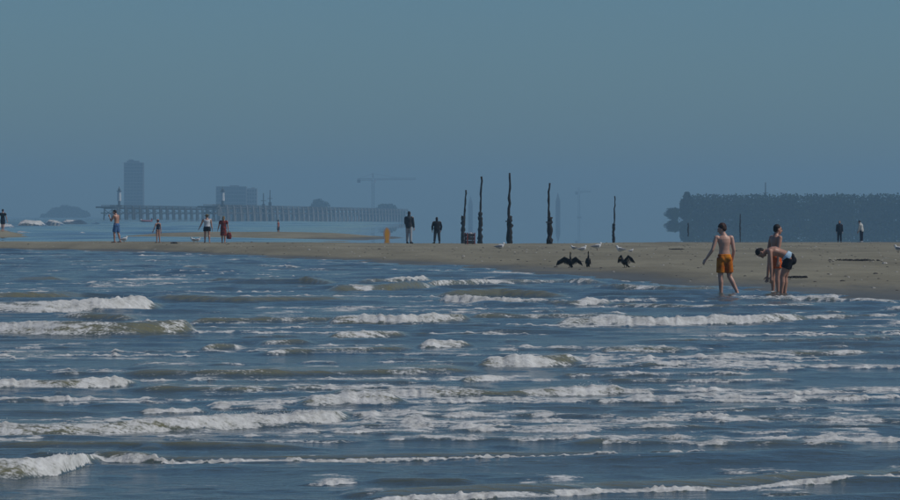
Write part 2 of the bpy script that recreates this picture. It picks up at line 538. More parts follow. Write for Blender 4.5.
sg = np.random.RandomState(21)
for k in range(240):
    yy = 222 + 6 + 265 * sg.rand() ** 1.25 + 26
    if yy > 498 or (yy > 425 and sg.rand() < .55): continue
    xx = sg.uniform(-120, 1020)
    ln = sg.uniform(20, 110)
    B([(xx, yy + sg.uniform(-1, 1)), (xx + ln, yy + sg.uniform(-1, 1))], sg.uniform(0.02, 0.062) * (1.35 if yy < 330 else 1.0), sg.choice([0.0, 0.3, 0.45, 0.6, 0.75]), back=sg.uniform(.5, 1.8), trail=sg.uniform(.3, 1.6), fade=14, seed=1000 + k)


for k in range(100):
    yy = sg.uniform(262, 445)
    xx = sg.uniform(-200, 900); ln = sg.uniform(90, 380)
    B([(xx, yy + sg.uniform(-1.5, 1.5)), (xx + ln * .5, yy + sg.uniform(-1.5, 1.5)), (xx + ln, yy + sg.uniform(-1.5, 1.5))], sg.uniform(0.020, 0.052), sg.uniform(.55, .95), back=sg.uniform(.4, 1.4), trail=sg.uniform(.3, 1.2), fade=22, seed=3000 + k, cont=.7)


def wave_field(X, Y):
    h = np.zeros_like(X); f = np.zeros_like(X); si = np.zeros_like(X)
    g = np.random.RandomState(3)
    for k in range(34):
        lam = 0.35 * (14.0 ** g.rand())
        th = g.normal(0, 0.42)
        kx = 2 * math.pi / lam * math.sin(th); ky = 2 * math.pi / lam * math.cos(th)
        ph = g.uniform(0, 6.28)
        h += 0.0066 * lam ** 0.8 * np.sin(kx * X + ky * Y + ph)
    h *= (0.85 + 0.9 * pnoise(X / 5, Y / 9, 77)) * (1 + 0.7 * sstep(50, 110, Y))
    h += 0.030 * pnoise(X * 0.9, Y * 1.3, 5) + 0.018 * fbm(X * 2.6, Y * 3.4, 3, 15)
    for b in BR:
        # only the rows that this breaker can reach
        lo = b.y.min() - b.wf - 1; hi = b.y.max() + b.wf + (4 + 2 * b.trail) * b.L + 1
        r = np.where((Y[:, 0] > lo) & (Y[:, 0] < hi))[0]
        if len(r) == 0: continue
        xm = (X[r[0]] < b.x[-1] + b.fade) & (X[r[0]] > b.x[0] - b.fade) | (X[r[-1]] < b.x[-1] + b.fade) & (X[r[-1]] > b.x[0] - b.fade)
        c = np.where(xm)[0]
        if len(c) == 0: continue
        sl = (slice(r[0], r[-1] + 1), slice(max(0, c[0] - 2), c[-1] + 3))
        hh, ff = b.eval(X[sl], Y[sl])
        h[sl] = np.maximum(h[sl], h[sl] * 0.5 + hh) if b.H > 0 else h[sl]
        f[sl] = np.maximum(f[sl], ff); si[sl] = np.maximum(si[sl], hh)
    return h, f, si


# beach shape: front waterline, back edge and crest height along x
FX = [-150, -60, -23.2, -14.5, -6.0, 0, 4.1, 6.1, 7.7, 9.2, 20, 60, 150]
FY = [262, 240, 229, 216, 181, 155, 125, 110, 100, 92.5, 78, 60, 50]


def sand_height(X, Y):
    yf = np.interp(X, FX, FY) + 1.6 * pnoise(X / 6, X * 0 + 3, 31) + 0.5 * pnoise(X / 1.7, X * 0 + 9, 32)
    zc = np.interp(X, [-60, -24, -10, 0, 10, 30], [.30, .30, .28, .25, .21, .21])
    sf = np.interp(X, [-24, -12, -4, 3, 10], [.05, .05, .014, .0045, .0035])
    yb = np.interp(X, [-40, -20, -8, 0, 6, 14, 40], [262, 262, 258, 248, 262, 291, 296])
    sb = np.interp(X, [-20, 0, 6, 14], [.022, .022, .012, .0045])
    front = 0.03 + (Y - yf) * sf
    front = np.where(Y < yf, 0.03 + (Y - yf) * 0.02, front)
    back = (yb - Y) * sb
    z = np.minimum(np.minimum(front, zc), back)
    z = np.maximum(z, -0.6)
    # second bank beyond the channel, and the hump at its far end
    m2 = 0.50 * np.exp(-(((X + 16.0) / 9.5) ** 4 + ((Y - 356) / 26) ** 2)) - 0.06
    m3 = 0.78 * np.exp(-(((X + 36.5) / 3.2) ** 2 + ((Y - 352) / 10) ** 2)) - 0.06
    z = np.maximum(z, np.maximum(m2, m3))
    z = z + 0.036 * fbm(X / 3.5, Y / 11.0, 4, 41) + 0.010 * fbm(X / 0.7, Y / 0.9, 2, 47)
    return z


def sand_z(x, y):
    return float(sand_height(np.array([[x]], float), np.array([[y]], float))[0, 0])


rows = [23.0]
while rows[-1] < 246:
    rows.append(rows[-1] + min(0.55, 0.034 * (rows[-1] / 25.0) ** 1.55))
yv = np.array(rows)
u = np.linspace(-1, 1, 700)
ou = np.linspace(0, 1, 42)[1:]
W = 0.122 * yv + 1.2
Xc = u[None, :] * W[:, None]
Xr = W[:, None] + (160 - W[:, None]) * (ou[None, :] ** 2.6)
X = np.concatenate([-Xr[:, ::-1], Xc, Xr], 1)
Y = np.repeat(yv[:, None], X.shape[1], 1)
Hh, Fm, Silt = wave_field(X, Y)
Silt = sstep(0.015, 0.12, Silt)
sz = sand_height(X, Y)
depth = -sz
shal = sstep(-0.05, 0.32, depth)
Hh = Hh * (0.30 + 0.70 * shal)
Fm = Fm * (0.85 + 0.15 * shal)
# swash lace at the water's edge
edge = np.exp(-((sz + 0.035) / 0.018) ** 2)
Fm = np.maximum(Fm, edge * (0.42 + 0.9 * pnoise(X / 2.5, Y / 4, 61)) * sstep(60, 80, Y))
# open lace between the breakers
wf_ = sstep(40, 85, Y)
lace = (1 - wf_) * fbm(X / 1.6, Y / 3.0, 4, 52, .6) + wf_ * fbm(X / 2.6, Y / 9.0, 4, 57, .6)
lace = sstep(-0.04, 0.36, lace) * (0.54 + 0.18 * wf_)
Fm = np.maximum(Fm, lace * sstep(0.0, 0.2, depth) * (0.7 + 0.3 * sstep(34, 50, Y)))
Fm = np.clip(Fm, 0, 1.15)
thick = sstep(0.45, 0.95, Fm)
scl = np.clip(Y / 40.0, 1.0, 2.0)
lump = 0.034 * scl * np.abs(fbm(X * 3.6 / scl, Y * 3.6 / scl, 4, 71, 0.65)) + 0.028 * scl * fbm(X * 15 / scl, Y * 15 / scl, 2, 81)
Hh = Hh + thick * lump
taper = sstep(158, 120, np.abs(X)) * sstep(23.0, 24.0, Y) * sstep(246, 236, Y)
taper = np.where(np.abs(X) > 120, 1 - sstep(120, 158, np.abs(X)), 1.0) * sstep(23.0, 24.0, Y) * (1 - sstep(236, 245.5, Y))
Z = Hh * taper - 0.02
sea_me = grid_mesh('sea', X, Y, Z, {'foam': Fm * taper, 'silt': Silt})
sea_me.materials.append(M['sea'])
sea = bpy.data.objects.new('sea', sea_me); C.objects.link(sea)
tag(sea, 'shallow blue-green sea with rows of white breakers rolling in', 'sea', kind='structure')

# far water: flat sheet to the horizon with a patch of surf beyond the bank to the west
fx = np.concatenate([np.array([-2400, -1200, -600, -380]), np.linspace(-260, -2, 420), np.array([8, 30, 90, 250, 600, 1200, 2400])])
fy = [246.0]
while fy[-1] < 1500: fy.append(fy[-1] * 1.0035 + 0.2)
fy = np.array(fy + [1800, 2500, 4000, 6400])
X2, Y2 = np.meshgrid(fx, fy)
h2 = np.zeros_like(X2); f2 = np.zeros_like(X2)
g = np.random.RandomState(13)
for k in range(24):
    lam = 4 * (8.0 ** g.rand()); th = g.normal(0, 0.35)
    h2 += 0.0035 * lam ** .9 * np.sin(2 * math.pi / lam * (math.sin(th) * X2 + math.cos(th) * Y2) + g.uniform(0, 6.3))


def far_breaker(pts, d, H, foam, seed, fade=6):
    global h2, f2
    b = Breaker([(0, 230), (1, 230)], H, foam, back=H * 5, front=H * 1.4, seed=seed)
    b.x = np.array([px(p, d) for p in pts]); b.y = np.array([d, d + 1.0]); b.fade = fade / F * d
    hh, ff = b.eval(X2, Y2)
    h2 = np.maximum(h2, hh); f2 = np.maximum(f2, ff)


far_breaker((-60, 12), 560, 0.9, 1.0, 301)
far_breaker((18, 42), 640, 1.15, 1.1, 302)
far_breaker((44, 62), 720, 0.95, 0.9, 303)
far_breaker((60, 84), 900, 1.0, 0.85, 304)
far_breaker((90, 98), 900, 0.6, 0.7, 305, 3)
far_breaker((-40, 8), 430, 0.4, 0.85, 306)
far_breaker((14, 40), 400, 0.30, 0.7, 307)
far_breaker((45, 70), 380, 0.30, 0.7, 308)
far_breaker((76, 100), 400, 0.26, 0.75, 309)
far_breaker((118, 128), 420, 0.28, 0.8, 310, 3)
far_breaker((140, 150), 420, 0.30, 0.85, 311, 3)
far_breaker((20, 60), 310, 0.16, 0.3, 312)
far_breaker((110, 160), 320, 0.18, 0.35, 313)
wm = sstep(1500, 1100, Y2) if False else (1 - sstep(1100, 1480, Y2))
wm = wm * sstep(-262, -230, X2) * (1 - np.clip((X2 + 0.005 * (Y2 - 246) + 18 + .03 * (Y2 - 246)) / (12 + .03 * (Y2 - 246)), 0, 1) ** 1.5) * sstep(246, 270, Y2)
sea2 = bpy.data.objects.new('sea', grid_mesh('far_sea', X2, Y2, h2 * wm - 0.02, {'foam': np.clip(f2 * wm, 0, 1.1)}))
sea2.data.materials.append(M['far_sea'])
C.objects.link(sea2)
tag(sea2, 'far blue water beyond the sandbank reaching the hazy horizon', 'sea', kind='structure')
# water outside the detailed sheet, beside and behind the camera
mb = MB()
for (x0, x1, y0, y1) in [(-2400, -160, -150, 246), (160, 2400, -150, 246), (-160, 160, -150, 23)]:
    mb.add([(x0, y0, -.02), (x1, y0, -.02), (x1, y1, -.02), (x0, y1, -.02)], [(0, 1, 2, 3)])
o = mb.build('sea', M['sea']); tag(o, 'open blue sea around the surf', 'sea', kind='structure')

# sand bank
bx = np.concatenate([np.linspace(-150, -50, 40)[:-1], np.linspace(-50, 45, 520), np.linspace(45, 150, 40)[1:]])
by = np.concatenate([np.linspace(50, 85, 30)[:-1], np.linspace(85, 300, 520), np.linspace(300, 420, 120)[1:]])
X3, Y3 = np.meshgrid(bx, by)
bank = bpy.data.objects.new('sand_bank', grid_mesh('sand_bank', X3, Y3, sand_height(X3, Y3)))
bank.data.materials.append(M['sand'])
C.objects.link(bank)
tag(bank, 'low grey-brown sandbank lying across the picture behind the surf', 'sand', kind='structure')


# ------------------------------------------------------------------ far shore: woods, towers, piers
def leaf_mass(mb, crowns, per, size, rs):
    """crowns: (centre, radii); leaf-clump faces spread through each crown"""
    for c, r in crowns:
        for k in range(per):
            v = rs.normal(size=3); v /= np.linalg.norm(v); v *= rs.rand() ** 0.33
            p = np.array(c) + v * np.array(r)
            a = rs.normal(size=3); a /= np.linalg.norm(a)
            b = np.cross(a, rs.normal(size=3)); b /= np.linalg.norm(b)
            s = size * rs.uniform(0.6, 1.3)
            mb.add([p + a * s, p + b * s * .8, p - a * s, p - b * s * .7], [(0, 1, 2, 3)])


def wood(name, px0, px1, d, top_px, depth, label, seed, step=5.0, var=(.84, 1.03), prof=None):
    rs = np.random.RandomState(seed)
    x0, x1 = px(px0, d), px(px1, d)
    base = YH + CAM_H * F / d
    crowns = []
    tr = MB()
    x = x0
    while x < x1:
        t = (x - x0) / (x1 - x0)
        for row in range(3):
            yy = d + row * depth / 3 + rs.uniform(-2, 2)
            h = (base - top_px) * d / F * rs.uniform(*var) * (prof(t) if prof else 1)
            rx = step * rs.uniform(.8, 1.2)
            xx = x + rs.uniform(-2, 2)
            crowns.append(((xx, yy, h * 0.66), (rx, rx * .8, h * 0.34)))
            crowns.append(((xx + rs.uniform(-2, 2), yy, h * 0.34), (rx * 1.05, rx * .8, h * 0.30)))
            crowns.append(((xx + rs.uniform(-2, 2), yy - 1, h * 0.13), (rx * 1.15, rx * .8, h * 0.17)))
            if row == 0:
                tr.tube([(xx, yy, -.1), (xx + .2, yy, h * .4), (xx, yy, h * .75)], [.28, .2, .06], n=6)
        x += step * 0.8
    mb = MB()
    leaf_mass(mb, crowns, 80 if len(crowns) > 150 else 150, step * 0.17, rs)
    e = empty(name, (0, 0, 0), label, 'wood')
    e['kind'] = 'stuff'
    o = mb.build('foliage', M['leaf'], e); o['kind'] = 'stuff'
    o = tr.build('trunks', M['bark'], e); o['kind'] = 'stuff'
    return e


wood('coastal_wood', 693, 1010, 2000, 193.0, 40, 'long dark belt of trees along the far shore', 5, step=3.6, var=(.93, 1.01))
wood('distant_wood', 374, 402, 3500, 203.5, 60, 'low dark wood below the tall crane', 6, step=7, prof=lambda t: 1 - 0.75 * abs(2 * t - .8) ** 2 if t < .9 else .45)
wood('distant_wood', 46, 84, 4600, 205, 60, 'lens shaped clump of woodland alone on the far western horizon', 7, step=7, prof=lambda t: max(.3, 1 - .75 * abs(2 * t - 1) ** 2.2))


def tree(px0, d, top, wpx, label, seed):
    rs = np.random.RandomState(seed)
    base = YH + CAM_H * F / d
    h = (base - top) * d / F; w = wpx * d / F / 2
    e = empty('tree', (px(px0, d), d, 0), label, 'tree')
    t = MB()
    t.tube([(0, 0, -.2), (.2, 0, h * .35), (0, 0, h * .8)], [h * .035, h * .025, h * .008], n=8)
    for k in range(6):
        a = k * 1.05
        t.tube([(0, 0, h * (.25 + .06 * k)), (math.cos(a) * w * .6, math.sin(a) * w * .6, h * (.45 + .06 * k))], [h * .014, h * .005], n=5)
    t.build('trunk', M['bark'], e)
    m = MB()
    cr = []
    for k in range(30):
        v = rs.normal(size=3); v /= np.linalg.norm(v); v *= rs.rand() ** .4
        cr.append(((v[0] * w * .66, v[1] * w * .66, h * .46 + v[2] * h * .42), (w * .44, w * .44, h * .20)))
    leaf_mass(m, cr, 120, h * .05, rs)
    m.build('crown', M['leaf'], e)


tree(673, 1990, 206.5, 19, 'round tree standing apart at the seaward end of the tree belt', 51)
tree(687, 1960, 192.5, 15, 'taller tree at the seaward end of the tree belt', 52)
tree(319, 3400, 197.5, 22, 'broad round tree rising alone behind the long pier', 53)


def at(pxx, d):
    return (px(pxx, d), d, 0.0)


def tower_block(px0, px1, top, d, floors, label, name, mat, bays, step=None, pale=None):
    base = YH + CAM_H * F / d
    h = (base - top) * d / F; w = (px1 - px0) * d / F
    e = empty(name, at((px0 + px1) / 2, d), label, 'building')
    m = MB(); dep = min(w, 18)
    m.box((0, dep / 2, h / 2 - .5), (w, dep, h + 1))
    m.build('wall', mat, e)
    fh = h / floors
    slab = MB(); slab.box((0, 0, 0), (w + .8, 1.4, .35)); sm = slab.mesh('floor_slab'); sm.materials.append(M['pale_concrete'])
    win = MB(); win.box((0, 0, 0), (w / bays * .62, .12, fh * .55)); wmsh = win.mesh('window'); wmsh.materials.append(M['glass_dark'])
    for i in range(floors):
        if i:
            s = bpy.data.objects.new('floor_slab', sm); C.objects.link(s); s.parent = e; s.location = (0, -.55, i * fh)
        for j in range(bays):
            q = bpy.data.objects.new('window', wmsh); C.objects.link(q); q.parent = e
            q.location = (-w / 2 + (j + .5) * w / bays, -.03, (i + .52) * fh)
    m = MB()
    m.box((0, dep / 2, h + .3), (w + .6, dep + .6, .5))
    rf = m.build('roof', M['pale_concrete'], e)
    m = MB()
    if step:
        m.box((step * w, dep / 2, h + 1.3), (w * .62, dep * .6, 1.6))
        m.box((step * w - w * .1, dep / 2, h + 2.6), (w * .25, dep * .3, 1.1))
    else:
        m.box((w * .1, dep / 2, h + .95), (w * .3, dep * .4, .9))
    m.build('plant_room', mat, rf)
    return e, w, h, dep


tower_block(124, 143, 163, 4000, 17, 'tall slim tower block standing behind the pier head', 'tower_block', M['concrete'], 6, step=-.05)
e, w, h, dep = tower_block(216, 246, 187, 3800, 8, 'broad dark apartment block behind the second pier beacon', 'apartment_block', M['concrete'], 12)
tower_block(246.5, 257, 189, 3820, 8, 'narrow pale apartment block adjoining the broad dark one', 'apartment_block', M['pale_concrete'], 4)


def spire(px0, d, top, wpx, label):
    base = YH + CAM_H * F / d
    h = (base - top) * d / F; w = wpx * d / F
    e = empty('church_tower', at(px0, d), label, 'tower')
    m = MB(); m.box((0, w / 2, h * .3), (w, w, h * .6 + 1)); m.build('wall', M['concrete'], e)
    m = MB(); z0 = h * .6 + .5
    m.add([(-w * .52, -w * .02, z0), (w * .52, -w * .02, z0), (w * .52, w * 1.02, z0), (-w * .52, w * 1.02, z0), (0, w / 2, h)], [(0, 1, 4), (1, 2, 4), (2, 3, 4), (3, 0, 4), (3, 2, 1, 0)])
    m.build('spire', M['steel'], e)
    for s in (-1, 1):
        m = MB(); m.box((s * w * .2, -.05, h * .48), (w * .16, .15, h * .1)); m.build('belfry_opening', M['glass_dark'], e)


spire(558, 4300, 192, 4.5, 'hazy blue church tower with a pointed spire on the far shore')
spire(470.5, 4800, 196, 4.5, 'very faint pointed tower behind the leaning posts')


def crane(px0, d, top, jib0, jib1, label, sag=0.0):
    base = YH + CAM_H * F / d
    h = (base - top) * d / F
    e = empty('tower_crane', at(px0, d), label, 'crane')

    def lattice(name, a, b, w, t, n):
        m = MB()
        a = Vector(a); b = Vector(b); dv = (b - a)
        s1 = Vector((0, 1, 0)); s2 = dv.normalized().cross(s1)
        cs = [(s1 * i + s2 * j) * w / 2 for i in (-1, 1) for j in (-1, 1)]
        for c in cs: m.beam(a + c, b + c, t)
        for k in range(n):
            p = a + dv * k / n; q = a + dv * (k + 1) / n
            m.beam(p + cs[0], q + cs[1], t * .7); m.beam(p + cs[2], q + cs[3], t * .7)
            m.beam(p + cs[0], q + cs[2], t * .7); m.beam(p + cs[1], q + cs[3], t * .7)
        return m.build(name, M['steel'], e)
    j0 = (jib0 - px0) * d / F; j1 = (jib1 - px0) * d / F
    lattice('mast', (0, 0, -.3), (0, 0, h), 1.9, .34, 14)
    lattice('jib', (0.9, 0, h), (j1, 0, h + sag), 1.3, .26, 18)
    lattice('counter_jib', (-.9, 0, h), (j0, 0, h), 1.4, .3, 6)
    lattice('apex', (0, 0, h + .6), (0, 0, h + 5), .9, .25, 3)
    m = MB(); m.box((j0 + 1.6, 0, h - 1.4), (2.8, 1.6, 2.6)); m.build('counterweight', M['concrete'], e)
    m = MB(); m.box((1.6, -1.2, h - 1.6), (1.6, 1.5, 2.0)); m.build('cab', M['white'], e)
    m = MB(); m.beam((0, 0, h + 5), (j1 * .6, 0, h + .9 + sag), .15); m.beam((0, 0, h + 5), (j0 * .9, 0, h + .9), .15); m.build('tie_bar', M['steel'], e)
    m = MB(); m.box((0, 0, .3), (5, 5, 1.2)); m.build('base', M['concrete'], e)


crane(373, 3800, 179.5, 357, 416, 'tall tower crane with its long jib pointing inland', .6)
crane(579, 5000, 192, 575, 591, 'faint short-jibbed crane on the horizon behind the lone leaning pole', .3)


def pier(pts, top_px0, bents, label, mat, mat2, head_w):
    """pts: two (px, d) ends of the seaward-to-landward line"""
    a = Vector(at(*pts[0])); b = Vector(at(*pts[1]))
    base = YH + CAM_H * F / pts[0][1]
    h = (base - top_px0) * pts[0][1] / F
    dv = b - a; L = dv.length; ang = math.atan2(dv.y, dv.x)
    e = empty('pier', a, label, 'pier', rz=ang)
    m = MB(); m.box((L / 2, 0, h - .35), (L, 4.2, .5)); m.build('deck', mat, e)
    m = MB()
    m.box((head_w / 2 - 2, 0, h - .1), (head_w, 9, .7)); m.box((head_w / 2 - 2, -4.4, h * .55), (head_w, .3, h * .5)); m.build('pier_head', mat, e)
    bm_ = MB()
    for s in (-1.7, 1.7):
        bm_.tube([(0, s * 1.25, -1.5), (0, s, h - .6)], [.38, .32], n=7)
    bm_.beam((0, -1.9, h * .30), (0, 1.8, h * .82), .26); bm_.beam((0.28, 1.9, h * .30), (0.28, -1.8, h * .82), .26)
    bm_.box((0, 0, h - .75), (.5, 4.4, .3))
    bmesh_ = bm_.mesh('pile_bent'); bmesh_.materials.append(mat2)
    for k in range(bents):
        q = bpy.data.objects.new('pile_bent', bmesh_); C.objects.link(q); q.parent = e; q.location = (L * (k + .3) / bents, 0, 0)
    # pale piles along the outer side, one between each pair of bents
    pm_ = MB(); pm_.tube([(0, -2.9, -1.5), (0, -2.5, h + .2)], [.55, .5], n=7); pmesh = pm_.mesh('pile'); pmesh.materials.append(mat2)
    for k in range(bents):
        q = bpy.data.objects.new('pile', pmesh); C.objects.link(q); q.parent = e; q.location = (L * (k + .8) / bents, 0, 0)
    rl = MB()
    for s in (-2.0, 2.0):
        rl.box((L / 2, s, h + .95), (L, .14, .14)); rl.box((L / 2, s, h + .45), (L, .1, .1))
        n = int(L / 4)
        for k in range(n + 1): rl.box((L * k / n, s, h + .4), (.14, .14, 1.1))
    rl.build('railing', mat, e)
    for s in (-1, 1):
        m = MB(); m.box((L / 2, s * 2.3, h * .52), (L, .2, .55)); m.build('waling', mat, e)
    return e, h


# decks carried on timber
_, ph1 = pier(((106, 2050), (330, 3300)), 207.0, 46, 'dark timber pier whose head lies before the tall tower block', M['timber'], M['grey_timber'], 9)
_, ph2 = pier(((208, 1980), (405, 3300)), 206.5, 44, 'paler timber pier running past the broad apartment block', M['grey_timber'], M['pale_timber'], 14)


def beacon(pxx, d, z0, hpx, label):
    h = hpx * d / F
    e = empty('harbour_beacon', (px(pxx, d), d, z0 - .1), label, 'beacon')
    m = MB(); m.tube([(0, 0, 0), (0, 0, 1.0)], [1.25, 1.1], n=12, round_=False); m.build('base', M['timber'], e)
    m = MB(); m.tube([(0, 0, .95), (0, 0, h * .30)], [.62, .55], n=12, round_=False); m.build('lower_shaft', M['steel'], e)
    m = MB(); m.tube([(0, 0, h * .30), (0, 0, h * .76)], [.95, .8], n=12, round_=False); m.build('shaft', M['white'], e)
    m = MB(); m.tube([(0, 0, h * .76), (0, 0, h * .79)], [1.2, 1.2], n=12, round_=False); m.build('gallery', M['steel'], e)
    m = MB(); m.tube([(0, 0, h * .79), (0, 0, h * .87)], [.6, .6], n=10, round_=False); m.build('lantern', M['glass_dark'], e)
    m = MB(); m.tube([(0, 0, h * .87), (0, 0, h * .92), (0, 0, h)], [.7, .25, .07], n=10, round_=False); m.build('cap', M['steel'], e)


beacon(119.2, 2066, ph1, 21, 'slim white harbour beacon on the head of the dark pier')
beacon(222.6, 1996, ph2, 20, 'slim white harbour beacon on the head of the paler pier')


def mast(pxx, d, z0, hpx, label, arm=True):
    h = hpx * d / F
    e = empty('signal_mast', (px(pxx, d), d, z0), label, 'mast')
    m = MB(); m.tube([(0, 0, -.2), (0, 0, h)], [.45, .22], n=8); m.build('pole', M['steel'], e)
    m = MB(); m.box((0, 0, h * .72), (2.6, .25, .25)); m.build('crossarm', M['steel'], e)
    m = MB(); m.box((0, 0, h * .45), (1.5, 1.2, h * .28)); m.build('signal_box', M['steel'], e)


mast(263.5, 2250, 0, 26, 'shorter signal mast behind the paler pier')
mast(270, 2280, 0, 29, 'taller signal mast behind the paler pier')
mast(765.5, 2080, 0, 37, 'thin mast sticking up above the belt of trees')


# ------------------------------------------------------------------ posts on the flats
def post_mesh(h, r0, r1, lean, seed, flat=False):
    rs = np.random.RandomState(seed)
    pts = []; rad = []
    n = 16
    for k in range(n + 1):
        t = k / n
        pts.append((lean * t * h + rs.normal() * .02, rs.normal() * .02, -.5 + (h + .5) * t))
        rr = r0 + (r1 - r0) * t
        rad.append((rr * rs.uniform(.72, 1.25), rr * rs.uniform(.72, 1.25)))
    m = MB(); m.tube(pts, rad, n=9, round_=False)
    return m


def groyne_post(pxx, foot, top, d, r, lean_px, label, short=None, group=None):
    x = px(pxx, d)
    z = min(sand_z(x, d), 3) if sand_z(x, d) > -.02 else -.02
    top_z = CAM_H - (top - YH) * d / F
    h = top_z - z
    e = empty('groyne_post', (x, d, z), label, 'post')
    post_mesh(h, r, r * .55, lean_px / F * d / h, int(pxx)).build('pole', M['timber'], e, smooth=True)
    if short:
        sx, stop, sr = short
        hs = CAM_H - (stop - YH) * d / F - z
        m = post_mesh(hs, sr, sr * .85, 0.02, int(pxx) + 1)
        o = m.build('pile', M['timber'], e, smooth=True); o.location = (sx / F * d, -.05, 0)
        m = MB(); m.box((sx / F * d * .5, -.03, hs * .82), (abs(sx) / F * d + sr * 1.5, sr * 2.2, .07)); m.build('strap', M['steel'], e)


groyne_post(463, 236, 190, 345, .10, 2.5, 'thinnest of the tall dark posts, leaning, behind the small crate', (-.3, 216, .17))
groyne_post(479.5, 238, 176.5, 320, .11, 2, 'crooked tall dark post next to the thinnest leaning one', (.3, 212, .17))
groyne_post(507.5, 242, 173, 262, .10, 2.5, 'tallest dark post with a short thick pile strapped to it', (1.8, 216, .16))
groyne_post(548, 244, 183, 236, .09, 1, 'stout dark post with a thick pile strapped to it at the sand edge', (1.6, 217.5, .15))
groyne_post(613.5, 238, 196, 330, .075, 1.5, 'slim lone post standing in calm water away from the others', (-.3, 224, .12))
groyne_post(688, 238, 223, 560, .13, .3, 'short dark stake in the calm water before the seaward trees')
groyne_post(740, 234, 214, 640, .15, .3, 'short dark stake in the calm water before the middle of the trees')


# ------------------------------------------------------------------ people
def V(*a):
    return Vector(a).normalized()


